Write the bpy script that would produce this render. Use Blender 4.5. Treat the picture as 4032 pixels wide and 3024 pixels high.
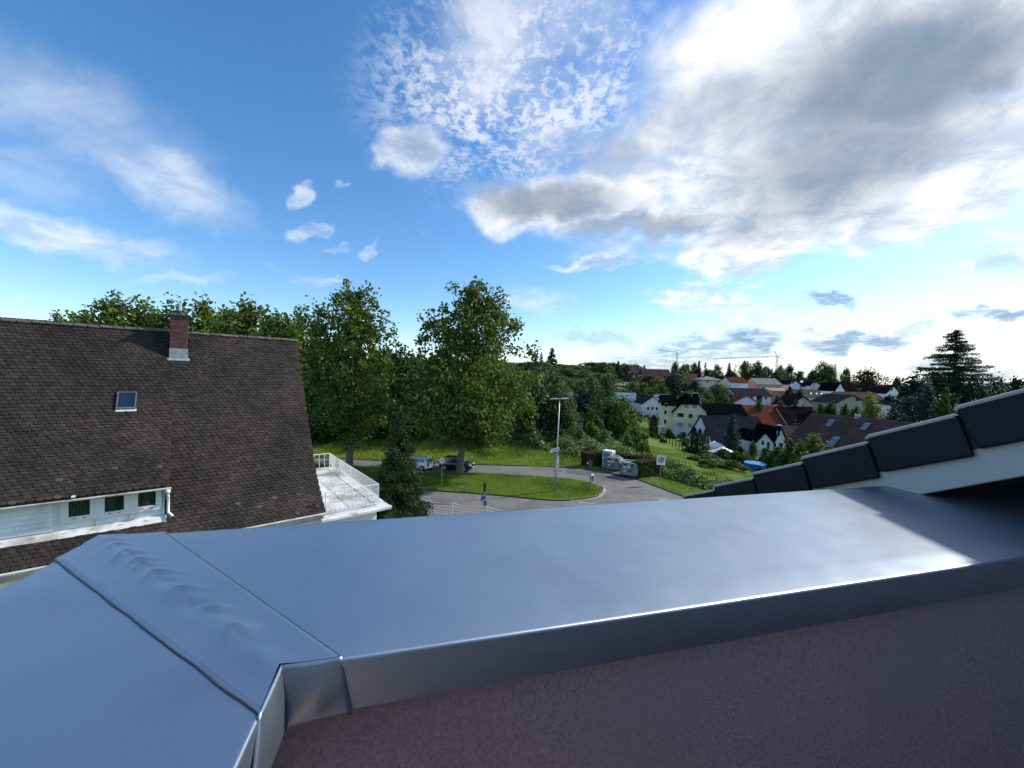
import bpy, bmesh, math, random
import numpy as np
from mathutils import Vector, Matrix, noise as mnoise

random.seed(7); rng = np.random.default_rng(11)
for o in list(bpy.data.objects): bpy.data.objects.remove(o)
sc = bpy.context.scene
col = sc.collection
R = math.radians

# ------------------------------------------------------------------ camera, sky, sun, exposure
CZ = 10.8                      # eye height above the street
FPX = 1515.0                   # focal length in photograph pixels (4032 wide)
PITCH, ROLL = R(-1.0), R(1.3)
fw = Vector((0, math.cos(PITCH), math.sin(PITCH)))
up0 = Vector((0, -math.sin(PITCH), math.cos(PITCH))); rt0 = Vector((1, 0, 0))
UP = up0*math.cos(ROLL) - rt0*math.sin(ROLL)
RT = rt0*math.cos(ROLL) + up0*math.sin(ROLL)
cam_d = bpy.data.cameras.new('camera'); cam = bpy.data.objects.new('camera', cam_d); col.objects.link(cam)
cam_d.sensor_width = 36; cam_d.lens = FPX/4032*36; cam_d.clip_start = .02; cam_d.clip_end = 20000
m = Matrix((RT, UP, -fw)).transposed().to_4x4(); m.translation = (0, 0, CZ)
cam.matrix_world = m
sc.camera = cam

SUN_AZ, SUN_EL = R(70), R(38)
sdir = Vector((math.sin(SUN_AZ)*math.cos(SUN_EL), math.cos(SUN_AZ)*math.cos(SUN_EL), math.sin(SUN_EL)))
sl = bpy.data.lights.new('sun', 'SUN'); sl.energy = 3.2; sl.angle = R(2.5); sl.color = (1, .93, .82)
so = bpy.data.objects.new('sun', sl); col.objects.link(so)
so.rotation_mode = 'QUATERNION'; so.rotation_quaternion = sdir.to_track_quat('Z', 'Y'); so.location = (30, 10, 60)

sc.cycles.max_bounces = 5; sc.cycles.diffuse_bounces = 2; sc.cycles.glossy_bounces = 2; sc.cycles.transparent_max_bounces = 6; sc.cycles.caustics_reflective = False; sc.cycles.caustics_refractive = False
sc.view_settings.view_transform = 'Standard'; sc.view_settings.look = 'None'
sc.view_settings.exposure = 0.52; sc.view_settings.gamma = 1.0; sc.view_settings.use_curve_mapping = False

def ray(px, py):
    d = fw*FPX + RT*(px-2016) - UP*(py-1512)
    return d
def at(px, py, Y):
    d = ray(px, py); k = Y/d.y
    return Vector((d.x*k, Y, CZ + d.z*k))
def gz(px, py, z=0.0):
    d = ray(px, py); k = (z-CZ)/d.z
    return Vector((d.x*k, d.y*k, z))

# ---- world: Nishita sky with clouds laid over it (directions, not pixels of the render)
def dsp(x, y):                 # direction of a place in the sky, from the 2212-wide view of the photograph
    return ray(x*1.8228, y*1.8228).normalized()
wd = bpy.data.worlds.new('World'); sc.world = wd; wd.use_nodes = True; wd.cycles.sampling_method = 'MANUAL'; wd.cycles.sample_map_resolution = 256
nt = wd.node_tree; nt.nodes.clear(); N = nt.nodes.new; L = nt.links.new
def nm(op, a, b=None, c=None, clamp=False, T=None):
    n = (T or nt).nodes.new('ShaderNodeMath'); n.operation = op; n.use_clamp = clamp
    for i, v in enumerate((a, b, c)):
        if v is None: continue
        if isinstance(v, (int, float)): n.inputs[i].default_value = v
        else: (T or nt).links.new(v, n.inputs[i])
    return n.outputs[0]
def vm(op, a, b=None, out=0):
    n = N('ShaderNodeVectorMath'); n.operation = op
    for i, v in enumerate((a, b)):
        if v is None: continue
        if hasattr(v, 'is_linked'): L(v, n.inputs[i])
        elif isinstance(v, (int, float)): n.inputs['Scale'].default_value = v
        else: n.inputs[i].default_value = v
    return n.outputs[out]
def sstep(x, lo, hi):
    n = N('ShaderNodeMapRange'); n.interpolation_type = 'SMOOTHSTEP'
    n.inputs[1].default_value = lo; n.inputs[2].default_value = hi; n.inputs[3].default_value = 0; n.inputs[4].default_value = 1
    L(x, n.inputs[0]); return n.outputs[0]
def nz(vec, scale, detail=8, rough=.55, dist=0.0):
    n = N('ShaderNodeTexNoise'); n.noise_dimensions = '2D'; L(vec, n.inputs['Vector']); n.inputs['Scale'].default_value = scale
    n.inputs['Detail'].default_value = detail; n.inputs['Roughness'].default_value = rough; n.inputs['Distortion'].default_value = dist
    return n
def mixc(f, a, b):
    n = N('ShaderNodeMix'); n.data_type = 'RGBA'
    for s, v in ((0, f), (6, a), (7, b)):
        if hasattr(v, 'is_linked'): L(v, n.inputs[s])
        elif isinstance(v, (int, float)): n.inputs[s].default_value = v
        else: n.inputs[s].default_value = (*v, 1)
    return n.outputs[2]
sky = N('ShaderNodeTexSky'); sky.sky_type = 'NISHITA'; sky.sun_disc = False
sky.sun_elevation = SUN_EL; sky.sun_rotation = SUN_AZ; sky.altitude = 300; sky.air_density = 1.0; sky.dust_density = .6; sky.ozone_density = 2.5
skyc = vm('SCALE', sky.outputs[0], SKY_K := .148)
hs = N('ShaderNodeHueSaturation'); hs.inputs['Saturation'].default_value = 1.25; L(skyc, hs.inputs['Color']); skyc = hs.outputs[0]
tc = N('ShaderNodeTexCoord'); D0 = tc.outputs['Generated']
sep = N('ShaderNodeSeparateXYZ'); L(D0, sep.inputs[0])
dz = nm('MAXIMUM', nm('ADD', sep.outputs[2], .12), .03)
cp = N('ShaderNodeCombineXYZ'); L(nm('DIVIDE', sep.outputs[0], dz), cp.inputs[0]); L(nm('DIVIDE', sep.outputs[1], dz), cp.inputs[1])
P = cp.outputs[0]                                             # position on a flat cloud deck
KV = FPX/1.8228
dyc = nm('MAXIMUM', sep.outputs[1], .08)
cg = N('ShaderNodeCombineXYZ'); L(nm('MULTIPLY', nm('DIVIDE', sep.outputs[0], dyc), KV), cg.inputs[0]); L(nm('MULTIPLY', nm('DIVIDE', sep.outputs[2], dyc), KV), cg.inputs[1])
G0 = cg.outputs[0]
wob = vm('SCALE', vm('SUBTRACT', nz(G0, .0075, 4, .6).outputs['Color'], (.5, .5, .5)), 95)
GW_ = vm('ADD', G0, wob)
SPACES = {}
def space(ang, asp, warped):
    key = (ang, asp, warped)
    if key not in SPACES:                                     # one turned and stretched copy of the sky's coordinates, shared by the patches
        n1 = N('ShaderNodeVectorRotate'); n1.rotation_type = 'Z_AXIS'; n1.inputs['Angle'].default_value = R(ang); L(GW_ if warped else G0, n1.inputs[0])
        SPACES[key] = vm('MULTIPLY', n1.outputs[0], (1, asp, 1))
    return SPACES[key]
KINDS = [(-20, 2.3), (0, 1.2), (0, 3.2), (27, 3.2), (-5, 6.5), (12, 6.5)]
def blob(cx, cy, a, b, ang=0, soft=.9, vec=None, w=1.0):      # an elliptical patch of sky about a direction; a, b in view units
    ka = min(KINDS, key=lambda q: abs(math.log(max(a/b, 1.01)/q[1]))*1.0 + (abs(q[0]-ang)/40 if a/b > 1.4 else 0))
    c = dsp(cx, cy); v = Vector((KV*c.x/c.y, KV*c.z/c.y, 0)); v.rotate(Matrix.Rotation(R(ka[0]), 3, 'Z')); v.y *= ka[1]
    r_ = math.sqrt(a*b*ka[1])
    d = vm('DISTANCE', space(ka[0], ka[1], vec is None), tuple(v), 1)
    n = N('ShaderNodeMapRange'); n.interpolation_type = 'SMOOTHSTEP'; L(d, n.inputs[0])
    n.inputs[1].default_value = r_*(1+soft*.5); n.inputs[2].default_value = r_*max(0, 1-soft*.5); n.inputs[3].default_value = 0; n.inputs[4].default_value = w
    return n
def union(bs):
    r = None
    for w, n in bs:
        n.inputs[4].default_value = w; v = n.outputs[0]
        r = v if r is None else nm('MAXIMUM', r, v)
    return r
fb = nz(P, 1.15, 7, .56, .3).outputs[0]
fine = nz(P, 4.6, 6, .6, .25).outputs[0]
thick = union([
    (1.0, blob(1930, 60, 560, 280, -12, .8)), (.92, blob(1560, 330, 380, 190, -14, .8)), (.95, blob(2000, 360, 420, 120, -25, .6)),
    (.88, blob(1260, 440, 250, 80, 2)), (.92, blob(1640, 500, 200, 80, -14, .7)),
    (.50, blob(1180, 90, 330, 210, 10, 1.2)), (.62, blob(905, 320, 80, 90, 70)), (.55, blob(1330, 330, 240, 120, 0, 1.2)),
    (.52, blob(650, 432, 42, 26, 0)), (.52, blob(672, 503, 52, 28, -15)), (.5, blob(797, 538, 30, 16, -25)), (.38, blob(640, 597, 120, 14, 14)),
    (.62, blob(1300, 560, 120, 22, 2)), (.60, blob(2180, 560, 150, 60, -8)), (.5, blob(2150, 495, 40, 15, 0)), (.66, blob(1540, 655, 130, 42, -12, .9)), (.55, blob(1610, 605, 60, 14, -15)), (.45, blob(750, 392, 22, 9, 0)), (.4, blob(910, 495, 16, 6, 0)), (.5, blob(1500, 420, 22, 10, 0)), (.45, blob(725, 542, 28, 14, -20))])
wisp = union([(.80, blob(330, 370, 200, 50, 27, 1.3)), (.52, blob(140, 240, 260, 90, 34, 1.4)), (.72, blob(90, 500, 200, 42, 12, 1.3)),
    (.5, blob(330, 540, 75, 18, 6, 1.2)), (.35, blob(380, 600, 75, 14, 3, 1.2)), (.4, blob(1150, 650, 75, 20, 12, 1.3)), (.3, blob(40, 380, 200, 60, 5, 1.4))])
mp = N('ShaderNodeMapping'); mp.inputs['Rotation'].default_value = (0, 0, R(-40)); mp.inputs['Scale'].default_value = (.5, 1.3, 1); L(P, mp.inputs[0])
streak = nz(mp.outputs[0], 1.3, 6, .5, .4).outputs[0]
cov1 = sstep(nm('ADD', nm('ADD', nm('MULTIPLY', thick, .70), nm('MULTIPLY', fb, .50)), nm('MULTIPLY', fine, .26)), .52, 1.0)
ripples = nm('MULTIPLY', blob(1130, 170, 330, 200, 10, 1.0).outputs[0], sstep(nm('ADD', nm('MULTIPLY', nz(P, 30, 4, .65, .3).outputs[0], .62), nm('MULTIPLY', fine, .38)), .38, .62))
cov2 = nm('MULTIPLY', wisp, sstep(streak, .0, .62))
front = sstep(sep.outputs[1], .05, .38)
cov3 = nm('MULTIPLY', nm('SUBTRACT', 1.0, front), nm('MULTIPLY', sstep(fb, .45, .68), .8))
veil = nm('MULTIPLY', blob(2050, 790, 760, 130, 0, 1.2, D0).outputs[0], .85)
cov = nm('MAXIMUM', nm('MAXIMUM', cov1, nm('MULTIPLY', cov2, .95)), nm('MAXIMUM', cov3, nm('MULTIPLY', ripples, .68)))
cov = nm('MULTIPLY', nm('MAXIMUM', cov, veil), .95)
dark = nm('MULTIPLY', union([(1.0, blob(1960, 160, 320, 145, -20, 1.2)), (.85, blob(1840, 330, 330, 95, -24, 1.3)), (.85, blob(1190, 430, 150, 45, 0, 1.1)), (.8, blob(1370, 490, 130, 30, -5, 1.1)), (.5, blob(1570, 230, 180, 80, -10, 1.3)),
    (.5, blob(1290, 330, 140, 50, -10, 1.3)), (.6, blob(1660, 460, 140, 40, -18, 1.2)), (.7, blob(2170, 555, 70, 22, -8)), (.5, blob(900, 320, 40, 50, 60)), (.6, blob(1330, 560, 70, 10, 0))]),
    sstep(nm('ADD', nm('MULTIPLY', fb, .6), nm('MULTIPLY', fine, .4)), .08, .44))
lowd = nm('MULTIPLY', union([(1, blob(1620, 725, 75, 20, -5)), (1, blob(1790, 653, 60, 15, -6)), (.95, blob(1850, 738, 160, 17, -6)), (.95, blob(2150, 680, 85, 15, -2)), (.8, blob(1530, 750, 150, 20, -3)),
    (.5, blob(1290, 730, 90, 15, 6)), (.7, blob(1440, 778, 260, 16, -1)), (.6, blob(1760, 712, 40, 7, 0)), (.7, blob(2080, 803, 200, 16, 0)), (.5, blob(1960, 715, 60, 8, -6))]), sstep(fine, .2, .6))
lit = mixc(sstep(fine, .30, .66), (.46, .53, .62), (.80, .81, .82))
cc = mixc(nm('MULTIPLY', dark, .84), lit, (.10, .155, .22))
cc = mixc(nm('MULTIPLY', veil, .75), cc, (.80, .80, .77))
skyv = mixc(cov, skyc, cc)
skyv = mixc(lowd, skyv, (.235, .35, .50))
bg = N('ShaderNodeBackground'); L(skyv, bg.inputs[0]); bg.inputs[1].default_value = 1.0
wo = N('ShaderNodeOutputWorld'); L(bg.outputs[0], wo.inputs[0])

# ------------------------------------------------------------------ helpers
MATS = {}
def M(name, c, c2=None, scale=4., rough=.7, bump=0., bscale=40., spec=.4, metal=0., detail=5, c3=None, s3=.4, coat=0., stretch=None, isl=0., obr=0., alpha=None, trans=0., lo=.35, hi=.65):
    if name in MATS: return MATS[name]
    mt = bpy.data.materials.new(name); mt.use_nodes = True; t = mt.node_tree; b = t.nodes['Principled BSDF']
    b.inputs['Roughness'].default_value = rough; b.inputs['Specular IOR Level'].default_value = spec; b.inputs['Metallic'].default_value = metal
    b.inputs['Coat Weight'].default_value = coat
    tcx = t.nodes.new('ShaderNodeNewGeometry'); vec = tcx.outputs['Position']
    if stretch:
        mpn = t.nodes.new('ShaderNodeMapping'); mpn.inputs['Scale'].default_value = stretch; t.links.new(vec, mpn.inputs[0]); vec = mpn.outputs[0]
    def tn(s, d=detail):
        n = t.nodes.new('ShaderNodeTexNoise'); n.inputs['Scale'].default_value = s; n.inputs['Detail'].default_value = d; n.inputs['Roughness'].default_value = .6
        t.links.new(vec, n.inputs['Vector']); return n.outputs[0]
    def mx(f, a, bb):
        n = t.nodes.new('ShaderNodeMix'); n.data_type = 'RGBA'; t.links.new(f, n.inputs[0])
        for s, v in ((6, a), (7, bb)):
            if isinstance(v, tuple): n.inputs[s].default_value = (*v, 1)
            else: t.links.new(v, n.inputs[s])
        return n.outputs[2]
    def mr(f, lo, hi, a=0, z=1):
        n = t.nodes.new('ShaderNodeMapRange'); n.inputs[1].default_value = lo; n.inputs[2].default_value = hi; n.inputs[3].default_value = a; n.inputs[4].default_value = z
        t.links.new(f, n.inputs[0]); return n.outputs[0]
    out = None
    if c2 is None: c2 = tuple(x*.8 for x in c)
    out = mx(mr(tn(scale), lo, hi), c, c2)
    if c3 is not None: out = mx(mr(tn(s3, 6), .48, .66), out, c3)
    if isl or obr:
        f = None
        if isl:
            f = mr(tcx.outputs['Random Per Island'], 0, 1, 1-isl, 1+isl)
        if obr:
            oi = t.nodes.new('ShaderNodeObjectInfo'); g = mr(oi.outputs['Random'], 0, 1, 1-obr, 1+obr)
            f = nm('MULTIPLY', f, g, T=t) if f else g
        vs = t.nodes.new('ShaderNodeVectorMath'); vs.operation = 'SCALE'; t.links.new(out, vs.inputs[0]); t.links.new(f, vs.inputs['Scale']); out = vs.outputs[0]
    t.links.new(out, b.inputs['Base Color'])
    if bump:
        bn = t.nodes.new('ShaderNodeBump'); bn.inputs['Strength'].default_value = bump; bn.inputs['Distance'].default_value = .02
        t.links.new(tn(bscale, 6), bn.inputs['Height']); t.links.new(bn.outputs[0], b.inputs['Normal'])
    if trans:
        tr = t.nodes.new('ShaderNodeBsdfTranslucent'); t.links.new(out, tr.inputs[0])
        ms = t.nodes.new('ShaderNodeMixShader'); ms.inputs[0].default_value = trans
        t.links.new(b.outputs[0], ms.inputs[1]); t.links.new(tr.outputs[0], ms.inputs[2])
        t.links.new(ms.outputs[0], t.nodes['Material Output'].inputs[0])
    MATS[name] = mt; return mt
def glass(name, c, rough=.05):
    return M(name, c, tuple(x*.6 for x in c), scale=3, rough=rough, spec=.8)

def link(name, me, mat=None, parent=None):
    o = bpy.data.objects.new(name, me); col.objects.link(o)
    if mat is not None: me.materials.append(mat)
    if parent is not None: o.parent = parent
    return o
def tag(o, label, cat, group=None):
    o['label'] = label; o['category'] = cat
    if group: o['group'] = group
    return o
def struct(o, k='structure'): o['kind'] = k; return o
def thing(name, label, cat, loc=(0, 0, 0), rz=0, group=None):
    o = bpy.data.objects.new(name, None); col.objects.link(o); o.location = loc; o.rotation_euler = (0, 0, rz); o.empty_display_size = .2
    return tag(o, label, cat, group)
def npmesh(name, V, F, smooth=False):
    V = np.asarray(V, np.float32); F = np.asarray(F, np.int32); k = F.shape[1]
    me = bpy.data.meshes.new(name); me.vertices.add(len(V)); me.vertices.foreach_set('co', V.ravel())
    me.loops.add(F.size); me.loops.foreach_set('vertex_index', F.ravel())
    me.polygons.add(len(F)); me.polygons.foreach_set('loop_start', np.arange(0, F.size, k, dtype=np.int32))
    me.update(calc_edges=True)
    if smooth: me.polygons.foreach_set('use_smooth', np.ones(len(F), bool))
    return me
class MB:
    def __init__(s): s.v = []; s.f = []
    def poly(s, pts):
        n = len(s.v); s.v += [tuple(p) for p in pts]; s.f.append(tuple(range(n, n+len(pts)))); return s
    def box(s, x0, x1, y0, y1, z0, z1, mat=None):
        n = len(s.v); p = [(x, y, z) for z in (z0, z1) for y in (y0, y1) for x in (x0, x1)]
        if mat is not None: p = [tuple(mat @ Vector(q)) for q in p]
        s.v += p; s.f += [tuple(n+i for i in f) for f in ((0, 2, 3, 1), (4, 5, 7, 6), (0, 1, 5, 4), (2, 6, 7, 3), (0, 4, 6, 2), (1, 3, 7, 5))]; return s
    def prism(s, pts, off):                      # polygon swept by an offset
        n = len(s.v); k = len(pts); off = Vector(off); pts = [Vector(p) for p in pts]
        s.v += [tuple(p) for p in pts] + [tuple(p+off) for p in pts]
        s.f.append(tuple(range(n+k-1, n-1, -1))); s.f.append(tuple(range(n+k, n+2*k)))
        for i in range(k): j = (i+1) % k; s.f.append((n+i, n+j, n+k+j, n+k+i))
        return s
    def tube(s, p, r, seg=8, cap=True):          # polyline with radii
        p = [Vector(q) for q in p]; r = r if isinstance(r, (list, tuple)) else [r]*len(p)
        rings = []; prev = None
        for i, q in enumerate(p):
            d = (p[min(i+1, len(p)-1)] - p[max(i-1, 0)]); d = d.normalized() if d.length > 1e-9 else Vector((0, 0, 1))
            a = prev if prev is not None else (Vector((1, 0, 0)) if abs(d.x) < .8 else Vector((0, 1, 0)))
            e = (a - d*a.dot(d)).normalized(); f = d.cross(e); prev = e
            n = len(s.v); s.v += [tuple(q + (e*math.cos(t)+f*math.sin(t))*r[i]) for t in [2*math.pi*k/seg for k in range(seg)]]; rings.append(n)
        for a, b in zip(rings, rings[1:]):
            for k in range(seg): s.f.append((a+k, a+(k+1) % seg, b+(k+1) % seg, b+k))
        if cap: s.f.append(tuple(rings[0]+k for k in range(seg-1, -1, -1))); s.f.append(tuple(rings[-1]+k for k in range(seg)))
        return s
    def disc(s, c, n_, r, th, seg=20):
        c = Vector(c); n_ = Vector(n_).normalized(); return s.tube([c-n_*th/2, c+n_*th/2], r, seg)
    def build(s, name, mat, parent=None, smooth=False, bevel=0., seg=2):
        me = bpy.data.meshes.new(name); me.from_pydata(s.v, [], s.f)
        if bevel:
            bm = bmesh.new(); bm.from_mesh(me); bmesh.ops.remove_doubles(bm, verts=bm.verts, dist=1e-5)
            bmesh.ops.bevel(bm, geom=[e for e in bm.edges if len(e.link_faces) == 2 and e.calc_face_angle(0) > .5], offset=bevel, segments=seg, affect='EDGES', profile=.5, clamp_overlap=True)
            bm.to_mesh(me); bm.free()
        me.update()
        if smooth:
            for p in me.polygons: p.use_smooth = True
        return link(name, me, mat, parent)
def text_mesh(txt, size):
    cu = bpy.data.curves.new('t', 'FONT'); cu.body = txt; cu.size = size; cu.align_x = 'CENTER'; cu.align_y = 'CENTER'; cu.resolution_u = 3
    o = bpy.data.objects.new('t', cu); col.objects.link(o); bpy.context.view_layer.update()
    me = bpy.data.meshes.new_from_object(o.evaluated_get(bpy.context.evaluated_depsgraph_get())); bpy.data.objects.remove(o); return me
def copy_tree(o, parent=None):
    c = o.copy(); col.objects.link(c); c.parent = parent
    for ch in list(o.children): copy_tree(ch, c)
    return c

# ---- leaves, branches
def unit(n):
    v = rng.normal(size=(n, 3)); return v/np.linalg.norm(v, axis=1, keepdims=True)
def leaves(C, size, up=.4, asp=.6, direc=None):
    n = len(C); nn = unit(n); nn[:, 2] += up; nn /= np.linalg.norm(nn, axis=1, keepdims=True)
    t = unit(n) if direc is None else direc + unit(n)*.45
    t -= nn*np.sum(t*nn, 1, keepdims=True); t /= np.linalg.norm(t, axis=1, keepdims=True)+1e-9
    b = np.cross(nn, t); s = (size*(.65+.7*rng.random(n)))[:, None] if np.isscalar(size) else (size*(.65+.7*rng.random(n)))[:, None]
    V = np.empty((n, 4, 3)); V[:, 0] = C-t*s; V[:, 1] = C+b*s*asp-nn*s*.15; V[:, 2] = C+t*s; V[:, 3] = C-b*s*asp-nn*s*.15
    return V.reshape(-1, 3), np.arange(4*n).reshape(n, 4)
def crown_points(n_cl, per, prof, lob=.25, clr=.09, seed=0, shell=.45):
    """points of leaf clumps in a crown of unit radius and unit height; prof(h) gives the radius at height h"""
    cs = []; ph = rng.random(8)*6.28
    while len(cs) < n_cl:
        h = rng.random(); th = rng.random()*6.283; rr = rng.random()**shell
        if rng.random() > prof(h)+.12: continue
        w = 1 + lob*(math.sin(3*th+ph[0]+4*h)*.5 + math.sin(5*th-ph[1]+9*h)*.35 + math.sin(2*th+ph[2]-7*h)*.5)
        r = prof(h)*w*rr
        cs.append((r*math.cos(th), r*math.sin(th), h + .06*math.sin(4*th+ph[3])))
    cs = np.array(cs); sz = clr*(.6+.9*rng.random(n_cl))
    P_ = np.repeat(cs, per, 0) + np.clip(rng.normal(size=(n_cl*per, 3)), -1.7, 1.7)*np.repeat(sz, per)[:, None]*np.array([1, 1, .42])
    return cs, P_
def dome(h): return max(0., math.sin(math.pi*min(1, (h*.93+.07))**.8))**.62
def oval(h): return max(0., 1-abs(2*h-.9)**2.4/1.35)**.7 if h < .98 else .1
# ------------------------------------------------------------------ materials
ASPH = M('asphalt', (.15, .145, .138), (.19, .184, .174), scale=.9, rough=.85, bump=.25, bscale=60, c3=(.115, .112, .108), s3=.25)
GRASS = M('grass', (.10, .165, .02), (.135, .19, .035), scale=1.2, rough=.9, spec=.1, bump=.6, bscale=9, c3=(.05, .11, .018), s3=.12)
BLADE = M('grass_blade', (.19, .28, .032), (.25, .32, .055), scale=.35, rough=.7, spec=.15, isl=.35, trans=.35, c3=(.07, .14, .02), s3=.15)
MEAD = M('meadow_blade', (.23, .34, .04), (.33, .41, .08), scale=.3, rough=.7, spec=.12, isl=.4, trans=.35, c3=(.05, .11, .022), s3=.18)
BARK = M('bark', (.12, .10, .07), (.19, .17, .12), scale=3, rough=.9, bump=.5, bscale=15, spec=.1)
BARKD = M('bark_dark', (.05, .038, .028), (.08, .06, .045), scale=3, rough=.9, bump=.5, bscale=15, spec=.1)
def leafm(name, a, b, isl=.45, trans=.4): return M(name, a, b, scale=.5, rough=.55, spec=.25, isl=isl, trans=trans)
LF_PLANE = leafm('plane_leaf', (.075, .132, .018), (.125, .18, .028), isl=.55, trans=.35)
LF_PLANE2 = leafm('plane_leaf_warm', (.082, .128, .02), (.135, .172, .03), isl=.55, trans=.35)
LF_DEEP = leafm('deep_leaf', (.032, .07, .016), (.06, .11, .026), trans=.3)
LF_MID = leafm('mid_leaf', (.065, .12, .026), (.10, .155, .036), trans=.35)
LF_LITE = leafm('light_leaf', (.10, .19, .035), (.14, .22, .05))
LF_WILL = leafm('willow_leaf', (.075, .11, .04), (.11, .15, .055))
LF_SPRUCE = leafm('spruce_needle', (.026, .048, .016), (.055, .08, .028), trans=.2)
LF_BLUE = leafm('blue_spruce_needle', (.03, .055, .05), (.05, .08, .075), trans=.1)
LF_YEL = leafm('yellow_leaf', (.17, .18, .03), (.22, .21, .04))
LF_RED = leafm('copper_leaf', (.035, .016, .016), (.05, .022, .02), trans=.15)
LF_BLACK = leafm('dark_conifer_needle', (.016, .03, .016), (.026, .042, .022), trans=.08)
LF_KNOT = leafm('thicket_leaf', (.13, .215, .06), (.21, .30, .10), trans=.3)
LF_HEDGE = leafm('hedge_leaf', (.055, .075, .02), (.11, .09, .035), trans=.25)
LF_HEDGE2 = leafm('bright_hedge_leaf', (.10, .19, .02), (.14, .23, .03), trans=.3)
WHITE = M('white_paint', (.78, .79, .78), (.70, .71, .70), scale=2, rough=.5)
WHITEW = M('weathered_white', (.72, .73, .72), (.60, .61, .60), scale=3, rough=.6, c3=(.36, .34, .31), s3=1.6, bump=.1)
PLASTER = M('white_plaster', (.80, .81, .80), (.74, .75, .74), scale=1.5, rough=.9, bump=.15, bscale=30, spec=.2)
GALV = M('galvanised_steel', (.34, .36, .37), (.42, .44, .45), scale=6, rough=.45, metal=.6)
ZINC = M('zinc_sheet', (.24, .28, .30), (.32, .36, .38), scale=5, rough=.5, metal=.35, c3=(.40, .41, .41), s3=5)
DARKM = M('dark_metal', (.03, .03, .035), rough=.5)
BLACK = M('black_rubber', (.012, .012, .013), rough=.7)
RED = M('sign_red', (.55, .02, .02), (.5, .02, .02), rough=.4)
BLUE = M('sign_blue', (.03, .12, .42), (.03, .10, .38), rough=.4)
GLS = glass('window_glass', (.02, .026, .032))
GLSB = glass('roof_window_glass', (.012, .03, .06), .2)
ROOFT = M('old_roof_tile', (.042, .035, .029), (.024, .0215, .0195), scale=.55, rough=.85, isl=.28, obr=.10, bump=.5, bscale=55, spec=.2, c3=(.055, .043, .036), s3=.5, stretch=(1, 1, .38))
ROOFS = M('old_roof_tile_single', (.042, .035, .029), (.024, .0215, .0195), scale=.55, rough=.85, obr=.30, bump=.5, bscale=55, spec=.2, c3=(.055, .043, .036), s3=.5, stretch=(1, 1, .38))
LICH = M('lichen_tile', (.085, .08, .07), (.06, .055, .05), scale=8, rough=.9, obr=.2)

# ------------------------------------------------------------------ terrain
EDGE = [(-260, 62), (-70, 52.5), (-21.6, 48.3), (-4.6, 46.9), (4, 46.6), (8.6, 46.1), (10.6, 45.2), (13.5, 42.4), (16.1, 36.0), (18.6, 28), (22, 16), (30, 0), (60, -60)]
def sdist(X, Y):
    X = np.asarray(X, float); Y = np.asarray(Y, float); best = np.full(X.shape, 1e9); sg = np.ones(X.shape)
    for (x0, y0), (x1, y1) in zip(EDGE, EDGE[1:]):
        dx, dy = x1-x0, y1-y0; l2 = dx*dx+dy*dy
        t = np.clip(((X-x0)*dx+(Y-y0)*dy)/l2, 0, 1); ex, ey = X-(x0+t*dx), Y-(y0+t*dy)
        d = np.hypot(ex, ey); s = np.sign(dx*ey-dy*ex); m_ = d < best-1e-9
        best = np.where(m_, d, best); sg = np.where(m_, s, sg)
    return best*sg
TR = np.array([-1.6, -.6, -.2, .1, .3, .5, .8, 1.2, 2.0])
TY = np.array([0, 30, 48, 60, 80, 115, 145, 180, 230, 300, 500, 1500, 6000])
TZ = np.array([
 [0, 0, 0, 0, 0, 0, 0, 0, 0], [0, 0, 0, 0, 0, -.6, -1.2, -1.6, -2], [0, 0, 0, 0, 0, -1.2, -2.4, -3, -3],
 [.5, .6, .6, .4, -.5, -2.4, -3.5, -4, -4], [1.5, 1.6, 1.8, .8, -2.2, -4.6, -5.0, -5, -5], [4, 4, 4, 1.5, -4, -6.6, -6.8, -6.5, -6],
 [7, 7, 7, 4.0, -2.0, -4.0, -3.5, -4, -4], [11, 11, 11, 9, 8, 6, 4, 0, -1], [17, 18, 18, 17, 14, 10.5, 7.5, 3, 2],
 [22, 23, 23, 22, 19, 12, 9, 6, 4], [22, 24, 24, 22, 17, 11, 8, 7, 6], [10, 10, 10, 8, 6, 4, 3, 2, 0], [0]*9], float)
def table(X, Y):
    X = np.asarray(X, float); Y = np.asarray(Y, float); r = np.clip(X/np.maximum(Y, 20), TR[0], TR[-1]); y = np.clip(Y, 0, 5999)
    i = np.clip(np.searchsorted(TY, y, 'right')-1, 0, len(TY)-2); j = np.clip(np.searchsorted(TR, r, 'right')-1, 0, len(TR)-2)
    a = (y-TY[i])/(TY[i+1]-TY[i]); b = (r-TR[j])/(TR[j+1]-TR[j]); a = a*a*(3-2*a)*.5+a*.5
    return TZ[i, j]*(1-a)*(1-b)+TZ[i+1, j]*a*(1-b)+TZ[i, j+1]*(1-a)*b+TZ[i+1, j+1]*a*b
def terr(X, Y):
    s = sdist(X, Y); k = np.clip((s-.3)/9, 0, 1); k = k*k*(3-2*k)
    return np.where(s < .12, -.07, np.minimum(.11, .05+s*.3) + table(X, Y)*k)
def tz(x, y): return float(terr(np.array([x]), np.array([y]))[0])
def axis(lo, hi, step, far, g=1.16):
    a = list(np.arange(lo, hi, step)); s = step; x = a[-1]
    while x < far: s *= g; x += s; a.append(x)
    s = step; x = a[0]
    while x > -far: s *= g; x -= s; a.insert(0, x)
    return np.array(a)
gx = axis(-35, 45, .7, 6000); gy = axis(24, 66, .6, 6000, 1.07)
GX, GY = np.meshgrid(gx, gy); GZ = terr(GX, GY)
GZ = np.where(sdist(GX, GY) > 2, GZ + .12*np.sin(GX*.7+1.3*np.sin(GY*.31))*np.sin(GY*.53), GZ)
nx, ny = len(gx), len(gy); idx = np.arange(nx*ny).reshape(ny, nx)
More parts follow.
